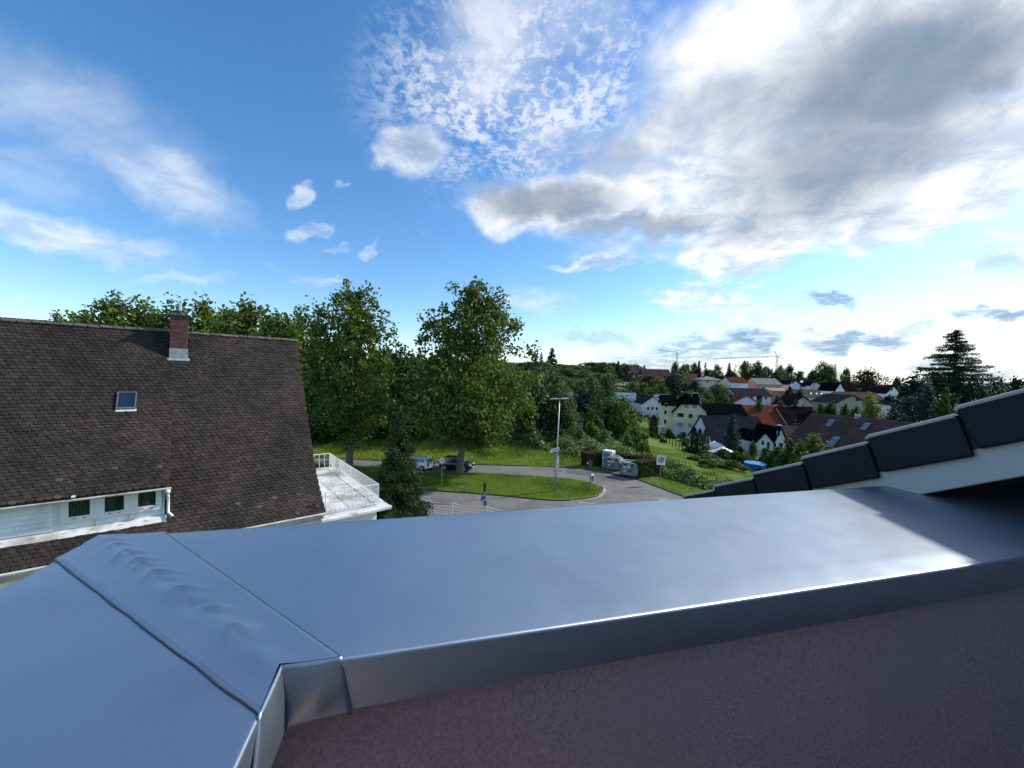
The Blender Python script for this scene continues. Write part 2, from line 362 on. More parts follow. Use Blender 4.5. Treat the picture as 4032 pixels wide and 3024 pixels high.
F = np.stack([idx[:-1, :-1], idx[:-1, 1:], idx[1:, 1:], idx[1:, :-1]], -1).reshape(-1, 4)
struct(link('ground', npmesh('ground', np.stack([GX, GY, GZ], -1).reshape(-1, 3), F, True), GRASS))

# asphalt: everything on the street side of the kerb line
def flat(name, pts, z, mat):
    mb = MB(); mb.poly([(x, y, z) for x, y in pts]); o = mb.build(name, mat); return struct(o)
road_pts = [(x, y) for x, y in EDGE[1:-2]] + [(24, 8), (-70, 8)]
road_pts = [(x, y) for x, y in road_pts]
flat('road', road_pts[::-1], 0.0, ASPH)
def kerb(name, pts, w, z0, z1, mat, closed=False, side=1):
    mb = MB(); n = len(pts); P2 = [Vector(p) for p in pts]
    for i in range(n if closed else n-1):
        a, b = P2[i], P2[(i+1) % n]
        def nrm(k):
            p, q = (P2[(k-1) % n] if closed or k > 0 else P2[k]), (P2[(k+1) % n] if closed or k < n-1 else P2[k])
            d = (q-p).normalized(); return Vector((-d.y, d.x))*side
        na, nb = nrm(i), nrm((i+1) % n)
        gap = (b-a).normalized()*.006
        q = [a+gap, b-gap, b-gap+nb*w, a+gap+na*w]
        mb.prism([(p.x, p.y, z0) for p in q], (0, 0, z1-z0))
    return struct(mb.build(name, mat, bevel=.012, seg=1))
def resample(pts, step, closed=False):
    P2 = [Vector(p) for p in pts] + ([Vector(pts[0])] if closed else []); out = []; carry = 0
    for a, b in zip(P2, P2[1:]):
        l = (b-a).length; t = carry
        while t < l: out.append(tuple(a+(b-a)*t/l)); t += step
        carry = t-l
    return out
def smooth(pts, closed, it=2):
    for _ in range(it):
        q = []; n = len(pts)
        for i in range(n if closed else n-1):
            a, b = Vector(pts[i]), Vector(pts[(i+1) % n]); q += [tuple(a*.75+b*.25), tuple(a*.25+b*.75)]
        pts = q if closed else [pts[0]]+q+[pts[-1]]
    return pts
KERBD = M('mossy_kerb', (.06, .058, .05), (.10, .095, .085), scale=2, rough=.9, c3=(.05, .07, .03), s3=.8)
KERBL = M('pale_kerb', (.30, .29, .27), (.38, .37, .35), scale=3, rough=.9, c3=(.16, .16, .14), s3=1.2)
kerb('kerb', resample(EDGE[1:-2], 1.0), .16, -.1, .10, KERBD)
# island
isl_px = [(1640, 1858), (1740, 1859), (1820, 1861), (1930, 1864), (2016, 1869), (2120, 1875), (2240, 1885), (2310, 1895), (2350, 1908), (2377, 1928), (2368, 1946), (2330, 1960), (2262, 1967), (2190, 1969), (2100, 1962), (2000, 1951), (1900, 1943), (1800, 1936), (1700, 1930), (1640, 1926)]
isl = [tuple(gz(x, y, .1).xy) for x, y in isl_px] + [(-13.5, 37.5), (-22, 38.6), (-32, 40.5), (-37, 43.5), (-34, 45.4), (-22, 44.8), (-16, 44.3)]
isl = isl[::-1]
isls = smooth(isl, True, 2)
tip = [p for p in isls if p[0] > 6.5]
kerb('island_kerb', resample(isls, 1.0, True), .14, -.05, .10, KERBD, True, 1)
flat('island_lawn', isls, .115, GRASS)
tip_px = [(2240, 1968), (2290, 1965), (2330, 1960), (2362, 1949), (2378, 1930), (2366, 1915)]
kerb('kerb_gutter', smooth([tuple(gz(x, y+2, 0).xy) for x, y in tip_px], False, 2), .3, 0.003, .03, KERBL, False, -1)
kerb('kerb_edge', smooth([tuple(gz(x, y, 0).xy) for x, y in tip_px], False, 2), .13, 0.003, .125, KERBL, False, -1)
# joint lines, patches and markings on the road
def strip(name, a, b, w, mat, z=.004):
    a, b = Vector(a), Vector(b); d = (b-a).normalized(); n = Vector((-d.y, d.x))*w/2
    return flat(name, [tuple(a-n), tuple(b-n), tuple(b+n), tuple(a+n)], z, mat)
LINEW = M('worn_road_paint', (.42, .42, .40), (.24, .24, .23), scale=5, rough=.8)
strip('lane_marking', gz(2276, 1977).xy, gz(2347, 1984).xy, .14, LINEW)
strip('lane_marking', gz(2415, 1990).xy, gz(2480, 1996).xy, .14, LINEW)
strip('lane_marking', gz(2060, 1968).xy, gz(2085, 1971).xy, .12, LINEW)
SEAM = M('tar_seam', (.05, .05, .05), (.08, .08, .08), scale=4, rough=.7)
strip('tar_seam', gz(2365, 1957).xy, gz(2640, 1974).xy, .07, SEAM, .003)
PATCH = M('asphalt_patch', (.095, .092, .09), (.12, .116, .11), scale=1.5, rough=.85, bump=.2)
flat('asphalt_patch', [tuple(gz(x, y).xy) for x, y in [(2230, 1850), (2330, 1858), (2440, 1885), (2420, 1900), (2310, 1874), (2230, 1864)]][::-1], .004, PATCH)
mb = MB(); c = gz(2616, 1970); mb.disc((c.x, c.y, .006), (0, 0, 1), .42, .012, 24)
mh = tag(mb.build('manhole_cover', M('iron', (.22, .22, .21), (.30, .30, .28), scale=30, rough=.7)), 'round grey manhole cover in the asphalt by the right kerb', 'manhole cover')
mb = MB(); mb.tube([(c.x, c.y, .002), (c.x, c.y, .008)], .5, 24); 
fr = mb.build('rim', KERBL, mh)
# bay for the containers
bay = [tuple(gz(x, y, .11).xy) for x, y in [(2372, 1852), (2430, 1868), (2500, 1884), (2512, 1868), (2440, 1838), (2372, 1838)]]
flat('container_bay', bay[::-1], .14, M('bay_paving', (.13, .13, .125), (.18, .175, .165), scale=6, rough=.9))

# ---- grass blades and meadow
def inpoly(X, Y, poly):
    c = np.zeros(X.shape, bool); n = len(poly)
    for i in range(n):
        (x0, y0), (x1, y1) = poly[i], poly[i-1]
        c ^= ((y0 > Y) != (y1 > Y)) & (X < (x1-x0)*(Y-y0)/(y1-y0+1e-12)+x0)
    return c
def blades(name, X, Y, Z, h, w, mat, lean=.35):
    n = len(X); th = rng.random(n)*6.283; hh = h*(.5+rng.random(n)); ww = w*(.6+.8*rng.random(n))
    dx, dy = np.cos(th), np.sin(th); lx = rng.normal(size=n)*lean*hh; ly = rng.normal(size=n)*lean*hh
    V = np.empty((n, 3, 3))
    V[:, 0] = np.stack([X-dx*ww, Y-dy*ww, Z], -1); V[:, 1] = np.stack([X+dx*ww, Y+dy*ww, Z], -1); V[:, 2] = np.stack([X+lx, Y+ly, Z+hh], -1)
    return struct(link(name, npmesh(name, V.reshape(-1, 3), np.arange(3*n).reshape(n, 3)), mat), 'stuff')
xs = rng.uniform(-37, 13, 190000); ys = rng.uniform(34, 46, 190000); k = inpoly(xs, ys, isls)
blades('lawn_grass', xs[k], ys[k], np.full(k.sum(), .112), .09, .02, BLADE)
def patchy(X, Y): return .5+.5*np.sin(X*.9+1.7*np.sin(Y*.6))*np.sin(Y*.8+np.sin(X*.5))
xs = rng.uniform(-60, 14, 260000); ys = rng.uniform(43, 66, 260000); s = sdist(xs, ys); k = (s > .25) & (s < 13) & (rng.random(len(xs)) < .35+.65*patchy(xs, ys))
xs, ys, s = xs[k], ys[k], s[k]
blades('meadow_grass', xs, ys, terr(xs, ys)-.02, (.16+.35*np.clip((s-1.5)/3, 0, 1)*(.3+.9*patchy(xs*.6, ys*.6))), .03, MEAD)
xs = rng.uniform(12, 60, 220000); ys = rng.uniform(24, 100, 220000); s = sdist(xs, ys); k = (s > .2) & (s < 40)
xs, ys = xs[k], ys[k]; blades('verge_grass', xs, ys, terr(xs, ys)-.02, .15, .035, BLADE)
# ------------------------------------------------------------------ own building: parapet coping and verge of the tiled roof
def membrane():
    mt = M('roof_membrane', (.31, .37, .435), (.33, .39, .455), scale=2.5, rough=.48, spec=.5, metal=.93, coat=.35, c3=(.285, .34, .40), s3=2.6, lo=.3, hi=.7)
    t = mt.node_tree; b = t.nodes['Principled BSDF']; g = t.nodes.new('ShaderNodeNewGeometry')
    def tn(s, d):
        n = t.nodes.new('ShaderNodeTexNoise'); n.inputs['Scale'].default_value = s; n.inputs['Detail'].default_value = d; t.links.new(g.outputs['Position'], n.inputs['Vector']); return n.outputs[0]
    b1 = t.nodes.new('ShaderNodeBump'); b1.inputs['Strength'].default_value = .18; b1.inputs['Distance'].default_value = .03; t.links.new(tn(5, 2), b1.inputs['Height'])
    b2 = t.nodes.new('ShaderNodeBump'); b2.inputs['Strength'].default_value = .12; b2.inputs['Distance'].default_value = .002; t.links.new(tn(420, 3), b2.inputs['Height']); t.links.new(b1.outputs[0], b2.inputs['Normal'])
    t.links.new(b2.outputs[0], b.inputs['Normal'])
    mr = t.nodes.new('ShaderNodeMapRange'); mr.inputs[3].default_value = .40; mr.inputs[4].default_value = .50; t.links.new(tn(7, 6), mr.inputs[0]); t.links.new(mr.outputs[0], b.inputs['Roughness'])
    b.inputs['Coat Roughness'].default_value = .32; return mt
MEMB = membrane()
HH = .42; Wp = 1.35*HH; IX, IY = -.772*HH, 1.29*HH; ZT = CZ-HH
par = thing('terrace_parapet', 'broad L-shaped terrace parapet sheathed in smooth blue grey roofing membrane', 'parapet', (IX, IY, 0), math.atan2(.25, .968))
prof = [(.02, -.078), (-.004, -.078), (-.0045, -.006), (-.0035, -.0028), (-.0015, -.0008), (.0015, 0)] + [(Wp*k/8, 0) for k in range(1, 8)] + [(Wp-.010, 0), (Wp-.002, -.0015), (Wp+.003, -.006), (Wp+.005, -.014), (Wp+.004, -.078), (Wp-.02, -.078)]
V = []; F = []
for t_, z_ in prof: V += [(-t_, -2.4, ZT+z_), (-t_, t_, ZT+z_), (3.6, t_, ZT+z_)]
for i in range(len(prof)-1):
    a = 3*i; F += [(a, a+1, a+4, a+3), (a+1, a+2, a+5, a+4)]
me = bpy.data.meshes.new('coping'); me.from_pydata(V, [], [f[::-1] for f in F]); me.update()
for p in me.polygons: p.use_smooth = True
o = link('coping', me, MEMB, par); md = o.modifiers.new('e', 'EDGE_SPLIT'); md.split_angle = R(50)
STUC = M('brown_stucco', (.66, .50, .49), (.44, .34, .34), scale=130, rough=.95, bump=.8, bscale=240, spec=.15, c3=(.52, .41, .40), s3=2.2)
mb = MB(); a0, a1 = .028, Wp-.028
mb.prism([(-a1, -2.4, 0), (-a0, -2.4, 0), (-a0, a0, 0), (3.6, a0, 0), (3.6, a1, 0), (-a1, a1, 0)], (0, 0, ZT-.07))
mb.build('wall', STUC, par)
# membrane patch over the mitre of the coping, with its lap edges, wrinkles and folded flaps
def patch():
    nu, nv = 90, 36; V = []; F = []
    for i in range(nu+1):
        s = i/nu
        A0_, O_, B0_ = Vector((-Wp-.003, 1.067*HH)), Vector((-Wp-.003, Wp+.003)), Vector((-1.04*HH, Wp+.003)); A1_, C_, B1_ = Vector((.003, -.193*HH)), Vector((.002, -.002)), Vector((.203*HH, -.003))
        for j in range(nv+1):
            v = j/nv; S_ = A0_.lerp(O_, v/.5) if v < .5 else O_.lerp(B0_, v/.5-1); E_ = A1_.lerp(C_, v/.5) if v < .5 else C_.lerp(B1_, v/.5-1); q = S_.lerp(E_, s)
            # bend the strip's ends to the coping outline
            if s < .02: q.x = max(q.x, -Wp-.004); q.y = min(q.y, Wp+.004)
            z = .0032
            z += .0045*math.exp(-((v-.45)/.16)**2)*(.4+.6*math.sin(s*9)**2)
            for cx, cv, w1, w2, a in WR: z += a*math.exp(-((s-cx)/w1)**2-((v-cv-(s-cx)*1.2)/w2)**2)
            z *= min(1, min(v, 1-v)*30+.25)
            if s < .03 and abs(v-.5) > .2: z = .002
            V.append((q.x, q.y, ZT+z))
    for i in range(nu):
        for j in range(nv): a = i*(nv+1)+j; F.append((a, a+nv+1, a+nv+2, a+1))
    return V, F
WR = [(.06, .5, .02, .15, .004), (.13, .52, .012, .12, .005), (.22, .5, .014, .13, .007), (.30, .55, .014, .12, .006), (.345, .5, .01, .1, .006), (.42, .55, .014, .13, .007), (.50, .5, .03, .1, -.004), (.56, .58, .016, .12, .007), (.66, .45, .05, .12, -.004), (.70, .58, .016, .1, .007), (.82, .56, .02, .12, .007), (.88, .45, .04, .12, -.003)]
# the patch is bounded by the L outline: clip the strip at the outer and inner corner
V, F = patch()
V2 = []
for x, y, z in V:
    x2 = max(x, -Wp-.003); y2 = min(y, Wp+.003)
    V2.append((x2, y2, z))
me = bpy.data.meshes.new('corner_patch'); me.from_pydata(V2, [], F); me.update()
for p in me.polygons: p.use_smooth = True
cpat = link('corner_patch', me, MEMB, par)
mb = MB()    # welded seam cord along the lap edges
A0, A1 = Vector((-Wp-.004, 1.067*HH, ZT+.001)), Vector((.005, -.193*HH, ZT+.001)); B0, B1 = Vector((-1.04*HH, Wp+.003, ZT+.001)), Vector((.203*HH, -.004, ZT+.001))
SEAMD = M('seam_bitumen', (.05, .06, .075), (.07, .08, .10), scale=20, rough=.5)
pts = [A0.lerp(A1, k/24)+Vector((-.0012+.0008*math.sin(k*1.1), -.0012+.0008*math.sin(k*1.7), .0003)) for k in range(25)]
pts += [Vector((.0065, A1.y-.012, ZT-.02)), Vector((.0068, A1.y-.035, ZT-.05)), Vector((.006, A1.y-.055, ZT-.079))]
mb.tube(pts, .0013, 6); mb.build('weld_seam', SEAMD, par)
mb = MB(); mb.tube([B0.lerp(B1, k/20)+Vector((.0015, .0015, .0)) for k in range(21)], .0012, 6); mb.build('weld_seam', MEMB, par)
# folded flap on the inner corner: front flap and side flap, bulging
def flap(P4, bul, name):
    n = 14; V = []; F = []
    for i in range(n+1):
        for j in range(n+1):
            u, v = i/n, j/n; p = (P4[0]*(1-u)+P4[1]*u)*(1-v)+(P4[3]*(1-u)+P4[2]*u)*v
            k = math.sin(math.pi*u)**.7*math.sin(math.pi*min(1, v*1.05))
            p = p + bul*k*(1+.35*math.sin(u*9+v*5)*v)
            V.append(tuple(p))
    for i in range(n):
        for j in range(n): a = i*(n+1)+j; F.append((a, a+1, a+n+2, a+n+1))
    me = bpy.data.meshes.new(name); me.from_pydata(V, [], F); me.update()
    for p in me.polygons: p.use_smooth = True
    o = link(name, me, MEMB, par); s = o.modifiers.new('s', 'SOLIDIFY'); s.thickness = .0025; return o
flap([Vector((.003, -.004, ZT+.0035)), Vector((.085, -.0035, ZT+.0025)), Vector((.10, -.008, ZT-.082)), Vector((.010, -.010, ZT-.084))], Vector((0, -.007, 0)), 'corner_flap')
flap([Vector((.003, .0, ZT+.0035)), Vector((.0035, -.085, ZT+.003)), Vector((.0085, -.13, ZT-.082)), Vector((.012, -.006, ZT-.084))], Vector((.006, 0, 0)), 'corner_flap')
# terrace floor inside the parapet
fl = MB(); fl.box(-.02, 4.0, -4.59, .02, 9.15, 9.3); fo = fl.build('terrace_floor', M('floor_slab', (.06, .055, .055), (.08, .075, .07), scale=4)); fo.location = (IX, IY, 0); fo.rotation_euler = (0, 0, math.atan2(.25, .968)); struct(fo)

hw = MB(); hw.box(-1.5, 7, -4.9, -4.6, 0, 12.3); hw.build('house_wall', M('shade_wall_dark', (.035, .04, .05), (.045, .05, .06), scale=3, rough=.8), fo)  # unseen dark wall added behind the camera to darken the coping fascia
# verge of the tiled roof that climbs over the end of the parapet
ANTH = M('anthracite_tile', (.008, .012, .023), (.006, .010, .019), scale=6, rough=.42, spec=.18, bump=.12, bscale=300)
BOARD = M('verge_board', (.40, .44, .46), (.46, .50, .51), scale=5, rough=.6)
SOFF = M('soffit_board', (.085, .062, .05), (.065, .05, .04), scale=8, rough=.8, stretch=(1, 8, 1))
e1 = Vector((-.0767, .2626, -.1479)); EX = e1.length; dd = e1.normalized(); rr = Vector((.9599, .2804, 0)).normalized(); nn = rr.cross(dd); nn = nn if nn.z > 0 else -nn
O0 = Vector((1.609, 1.4, CZ-.0739))
vr = thing('tiled_roof', 'dark anthracite tiled roof verge climbing over the end of the terrace parapet', 'roof', (O0.x, O0.y, 0))
Mv = Matrix((rr, dd, nn)).transposed()     # local x across the roof, y down slope, z normal
def vloc(q): return Mv @ Vector(q)
def frame_obj(o, org, extra=None):
    mm = Mv.to_4x4(); mm.translation = Vector(org) - Vector(vr.location); o.matrix_basis = mm @ extra if extra else mm; return o
tilt = Matrix.Rotation(math.atan2(.028, EX+.04), 4, 'X')
vt = MB(); vt.box(.010, .30, -EX-.045, 0, -.022, 0)
vm1 = vt.build('verge_tile', ANTH, vr, bevel=.0108, seg=4, smooth=True)
vt = MB(); vt.prism([(0, .0, .001), (0, -EX+.004, .001), (0, -EX+.018, -.15), (0, -.004, -.155)], (.022, 0, 0)); fm = vt.build('flap', ANTH, vr, bevel=.008, seg=3)
vt = MB(); vt.tube([(.0075, -.002, -.012), (.0075, -.005, -.0065), (.0075, -.012, -.0042), (.0075, -EX+.01, -.0042)], .0095, 8); em = vt.build('rim_highlight', M('painted_rim_highlight', (.42, .42, .40), (.30, .30, .29), scale=30, rough=.6), vr)  # pale tube: the bright highlight on the tile rim, painted as colour
vt = MB(); vt.box(.004, .298, -EX-.045, 0, -.020, 0); cm = vt.build('roof_tile', ANTH, vr, bevel=.005, seg=1)
vt = MB()
def place(o, t_, cx):
    frame_obj(o, O0 + e1*t_ + rr*cx, tilt)
for k in range(-3, 9):
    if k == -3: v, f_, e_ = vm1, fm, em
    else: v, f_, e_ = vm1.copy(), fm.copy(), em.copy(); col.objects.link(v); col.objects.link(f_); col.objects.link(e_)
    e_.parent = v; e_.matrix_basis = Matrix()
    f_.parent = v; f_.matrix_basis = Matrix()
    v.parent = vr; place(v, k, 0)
    for c_ in range(1, 6):
        q = cm if (k == -3 and c_ == 1) else cm.copy()
        if q is not cm: col.objects.link(q)
        q.parent = vr; place(q, k+(.5 if False else 0), c_*.30)
mb = MB(); mb.box(.034, 1.85, -4*EX, 8.6*EX, -.09, -.035); frame_obj(mb.build('roof_deck', SOFF, vr), O0)
mb = MB(); mb.box(.0235, .0255, -4*EX, 8.6*EX, -.150, -.05); frame_obj(mb.build('gap_shade_strip', DARKM, vr), O0)  # thin dark strip that paints shade into the gaps between the flaps
mb = MB(); mb.box(.026, .05, -4*EX, 8.6*EX, -.262, -.05); frame_obj(mb.build('verge_board', BOARD, vr, bevel=.003, seg=1), O0)
for k in range(12):
    mb = MB(); mb.box(.053+k*.10, .053+k*.10+.094, -4*EX, 8.6*EX, -.258, -.246); frame_obj(mb.build('soffit_board', SOFF, vr), O0)
mb = MB(); mb.box(1.15, 1.45, -6*EX, 9*EX, -2.3, -.246); frame_obj(mb.build('gable_wall', STUC, vr), O0)

# ------------------------------------------------------------------ neighbour's house with the steep tiled roof
RX, RY = -11.95, 21.03; ANG = math.atan2(.633, .774)
nh = thing('neighbour_house', 'white rendered house under a big steep roof of old dark brown tiles', 'house', (RX, RY, 0), ANG)
PA = [(0, 1.75), (1.7, -.55), (3.4, -2.83), (4.5, -4.18), (5.3, -4.93), (6.56, -5.81)]
PB = [(0, 1.75), (2.88, -2.12), (6.02, -4.02)]
PA = smooth(PA, False, 3); PB = smooth([(0, 1.75), (2.3, -1.34), (2.88, -2.04), (3.5, -2.50), (6.02, -4.02)], False, 2)
PC = [(5.72, -5.21), (6.56, -5.81)]
AL = 15.0; AD = 4.9                                 # length of the house; where the dormer starts
def profpt(pr, s):                                  # point and tangent at arc length s down a profile
    for (b0, z0), (b1, z1) in zip(pr, pr[1:]):
        l = math.hypot(b1-b0, z1-z0)
        if s <= l+1e-6: return b0+(b1-b0)*s/l, z0+(z1-z0)*s/l, (b1-b0)/l, (z1-z0)/l
        s -= l
    return None
def plen(pr): return sum(math.hypot(b1-b0, z1-z0) for (b0, z0), (b1, z1) in zip(pr, pr[1:]))
def tile_mesh():
    w, l, th = .0835, .30, .032; out = [(-w, 0), (w, 0), (w, l-.055), (w*.72, l-.018), (w*.3, l), (-w*.3, l), (-w*.72, l-.018), (-w, l-.055)]
    n = len(out); V = [(x, -y, 0) for x, y in out] + [(x, -y, -th) for x, y in out]
    F = [tuple(range(n-1, -1, -1))] + [(i, (i+1) % n, n+(i+1) % n, n+i) for i in range(2, n-2+1)]
    return V, F
TV, TF = tile_mesh(); TVn = np.array(TV)
roof = MB()
for pr, x0, x1 in ((PA, -AD, .12), (PB, -AL, -AD), (PC, -AL, -AD)):
    for (b0, z0), (b1, z1) in zip(pr, pr[1:]):
        roof.prism([(x0, -b0, CZ+z0-.03), (x0, -b1, CZ+z1-.03), (x0, -b1, CZ+z1-.14), (x0, -b0, CZ+z0-.14)], (x1-x0, 0, 0))
for (b0, z0), (b1, z1) in zip(PA, PA[1:]): roof.prism([(-AL, b0, CZ+z0), (-AL, b1, CZ+z1), (-AL, b1, CZ+z1-.14), (-AL, b0, CZ+z0-.14)], (AL+.12, 0, 0))
rf = roof.build('roof', ROOFT, nh)
rows = []
ROT = Matrix.Rotation(ANG, 4, 'Z'); nhM = Matrix.Translation((RX, RY, 0)) @ ROT
expo = .155; tw = .174
camw = Vector((0, 0, CZ)); fwd = fw
chx0, chx1, chb0, chb1 = -4.72-.31, -4.72+.31, .34, .96       # chimney footprint: local x range, b range
skx0, skx1 = -6.15, -5.45
cells = []
for pr, x0, x1, s0 in ((PA, -AD+.02, .06, 0), (PB, -AL, -AD-.02, 0), (PC, -AL, -AD-.02, 0)):
    T = plen(pr); nr = int(T/expo)
    for i in range(nr+1):
        s = T - i*expo + .05
        if s > T+.06: s = T+.06
        q = profpt(pr, min(s, T-1e-4)); b, z, tb, tz_ = q
        ntile = int((x1-x0)/tw)+1
        for k in range(ntile):
            x = x1 - (k+.5*(i % 2))*tw
            if x < x0-.05: continue
            ov = max(0, s-T)
            cells.append((x, b+tb*ov, z+tz_*ov, tb, tz_))
def tmat(cl):
    x, b, z, tb, tz_ = cl
    X = Vector((1, 0, 0)); Yv = Vector((0, tb, -tz_)); Yv = Vector((0, tb, -tz_)).normalized()   # up slope
    Nn = X.cross(Yv)
    a = .125+random.uniform(-.02, .035); r2 = random.uniform(-.03, .03)
    m_ = Matrix((X, Yv, Nn)).transposed().to_4x4()
    l = .30
    m_.translation = Vector((x, -b, CZ+z)) + Yv*(l) + Nn*(.0)
    return m_ @ Matrix.Rotation(-a, 4, 'X') @ Matrix.Rotation(r2, 4, 'Z') @ Matrix.Translation((0, 0, .001))
keep = []
for cl in cells:
    x, b, z = cl[:3]
    if chx0-.05 < x < chx1+.05 and chb0-.05 < b < chb1+.05: continue
    if skx0+.02 < x < skx1-.02 and SKB0 if False else False: continue
    w = nhM @ Vector((x, -b, CZ+z)); d = w-camw; dep = d.dot(fwd)
    u = d.dot(RT)/dep*FPX+2016; v = 1512-d.dot(UP)/dep*FPX
    keep.append((d.length, u, v, cl))
vis = sorted([k for k in keep if 25 < k[1] < 1270 and k[2] < 2125 - max(0, (k[1]-380)*.09) and k[2] < 2330-.5*k[1] or (k[1] > 900 and k[2] < 2030)], key=lambda k: k[0])
near = set(id(k) for k in vis[:296])
me_t = bpy.data.meshes.new('tile'); me_t.from_pydata(TV, [], TF); me_t.update(); me_t.materials.append(ROOFS)
me_l = me_t.copy(); me_l.materials[0] = LICH
SV = []; SF = []; n0 = 0; TFn = TF
for k in keep:
    mm = tmat(k[3])
    if id(k) in near:
        o = bpy.data.objects.new('tile', me_l if random.random() < .03 else me_t); col.objects.link(o); o.parent = rf; o.matrix_basis = mm
    else:
        A = np.array(mm); W_ = TVn @ A[:3, :3].T + A[:3, 3]; SV.append(W_); SF += [tuple(i+n0 for i in f) for f in TF]; n0 += len(TV)
me = bpy.data.meshes.new('tiles'); me.from_pydata(np.concatenate(SV).tolist(), [], SF); me.update()
struct(link('tiles', me, ROOFT, rf), 'stuff')
# pale chipped tiles scattered on the right part
# ridge tiles
RIDGE = M('ridge_tile', (.13, .12, .105), (.085, .08, .07), scale=5, rough=.9, bump=.4, bscale=40, obr=.25)
def halfround(l, r0, r1):
    V = []; F = []; n = 8
    for x, r in ((0, r0), (l, r1)):
        V += [(x, r*math.cos(math.pi*k/n), r*.9*math.sin(math.pi*k/n)) for k in range(n+1)]
    F = [(k, k+1, n+2+k, n+1+k) for k in range(n)] + [tuple(range(n+1)), tuple(range(2*n+1, n, -1))]
    return V, F
V, F = halfround(.40, .13, .105); me = bpy.data.meshes.new('ridge_tile'); me.from_pydata(V, [], F); me.update(); me.materials.append(RIDGE)
for k in range(41):
    o = bpy.data.objects.new('ridge_tile', me); col.objects.link(o); o.parent = rf; o.location = (.14-.37*(k+1), 0, CZ+1.75-.035+random.uniform(-.008, .012)); o.rotation_euler = (random.uniform(-.04, .04), random.uniform(-.01, .02)+.03, random.uniform(-.03, .03))
# walls
EB, EZ = 6.2, CZ-5.85
mb = MB(); mb.prism([(-AL, -EB, 0), (-AL, EB, 0), (-AL, EB, EZ), (-AL, -EB, EZ)], (AL, 0, 0)); mb.build('wall', PLASTER, nh)
gp = [(0, -EB, EZ+.002)] + [(0, -b, CZ+z-.16) for b, z in PA[::-1][1:]] + [(0, b, CZ+z-.16) for b, z in PA[1:-1]] + [(0, EB, EZ+.002)]
mb = MB(); mb.prism([(x-.3, y, z) for x, y, z in gp], (.3, 0, 0)); mb.build('gable', PLASTER, nh)
# eaves gutter and soffit
SOFW = M('white_soffit', (.62, .61, .57), (.5, .49, .46), scale=2, rough=.8, c3=(.38, .36, .31), s3=1.0)
mb = MB(); mb.prism([(-AL, -EB, EZ-.12), (-AL, -6.60, EZ+.02), (-AL, -6.60, EZ-.10), (-AL, -EB, EZ-.4)], (AL+.1, 0, 0)); mb.build('soffit', SOFW, nh)
def gutter(y, z, x0, x1, name='gutter', r=.065):
    mb = MB(); n = 8; pr = [(y+r*math.cos(math.pi+math.pi*k/n), z+r*math.sin(math.pi+math.pi*k/n)) for k in range(n+1)]
    pr2 = [(y+(r-.012)*math.cos(2*math.pi-math.pi*k/n), z+(r-.012)*math.sin(2*math.pi-math.pi*k/n)) for k in range(n+1)]
    mb.prism([(x0, a, b) for a, b in pr+pr2], (x1-x0, 0, 0)); return mb.build(name, WHITEW, nh)
gutter(-6.70, EZ+.03, -AL, .13)
# dormer
dz0, dz1 = CZ-5.24, CZ-4.10; DY = -5.72
SID = M('white_siding', (.86, .88, .90), (.80, .82, .84), scale=2, rough=.5, c3=(.55, .56, .56), s3=.7)
mb = MB(); mb.box(-AL, -AD, DY+.05, -3.2, dz0-.4, dz1-.02)
# sloping top so that the body stays under the dormer roof
mb = MB(); mb.prism([(-AL, DY+.05, dz0-.5), (-AL, DY+.05, dz1+.06), (-AL, -3.0, CZ-2.33), (-AL, -3.0, dz0-.5)], (AL-AD-.03, 0, 0))
dw = mb.build('dormer_wall', SID, nh)
winx = []
def du(px, py):            # local x on the dormer face for a pixel column
    d = ray(px, py); n = ROT.to_3x3() @ Vector((0, 1, 0)); p0 = nhM @ Vector((0, DY, 0)); t_ = (Vector((p0.x, p0.y, 0))-Vector((0, 0, 0))).dot(n)/d.dot(n)
    return nhM.inverted() @ (Vector((0, 0, CZ))+d*t_)
wins = []
for (xl, yt, xr, yb) in ((271, 1949, 355, 2030), (413, 1935, 489, 2011), (544, 1921, 614, 1992)):
    a, b = du(xl, (yt+yb)/2), du(xr, (yt+yb)/2); wins.append((a.x, b.x, du((xl+xr)/2, yb).z, du((xl+xr)/2, yt).z))
CURT = M('green_curtain', (.035, .05, .048), (.012, .018, .018), scale=2.2, rough=.25, spec=.3, stretch=(9, 9, .4), lo=.4, hi=.6)
fx0 = wins[0][0]-.33; fx1 = -AD-.02
for a, b, z0, z1 in wins:
    w_ = MB()
    A, B_, Z0, Z1 = a-.18, b+.16, z0-.17, z1+.08
    for q in ((A, a, Z0, Z1), (b, B_, Z0, Z1), (a, b, Z0, z0), (a, b, z1, Z1)): w_.box(q[0], q[1], DY-.045, DY+.05, q[2], q[3])
    wo_ = w_.build('window', WHITE, nh, bevel=.006, seg=1)
    for t_ in (.25, .75):
        c_ = MB(); c_.box(a+(b-a)*t_-.035, a+(b-a)*t_+.035, DY-.052, DY-.04, z0-.075, z0-.055); c_.build('drain_slot', DARKM, wo_)
    g = MB(); g.box(a-.005, b+.005, DY-.012, DY-.006, z0-.005, z1+.005); 
    GW = bpy.data.materials.get('dormer_glass') or glass('dormer_glass', (.012, .02, .02), .04)
    g.build('pane', CURT, wo_)
    c_ = MB()
    for k in range(14):
        xa = a+(b-a)*k/14; xb = a+(b-a)*(k+1)/14
        if k in (6, 7) and a != wins[0][0]: continue
        c_.poly([(xa, DY+.003+.0*(k % 2), z0), (xb, DY+.003, z0), (xb, DY+.003, z1), (xa, DY+.003, z1)])
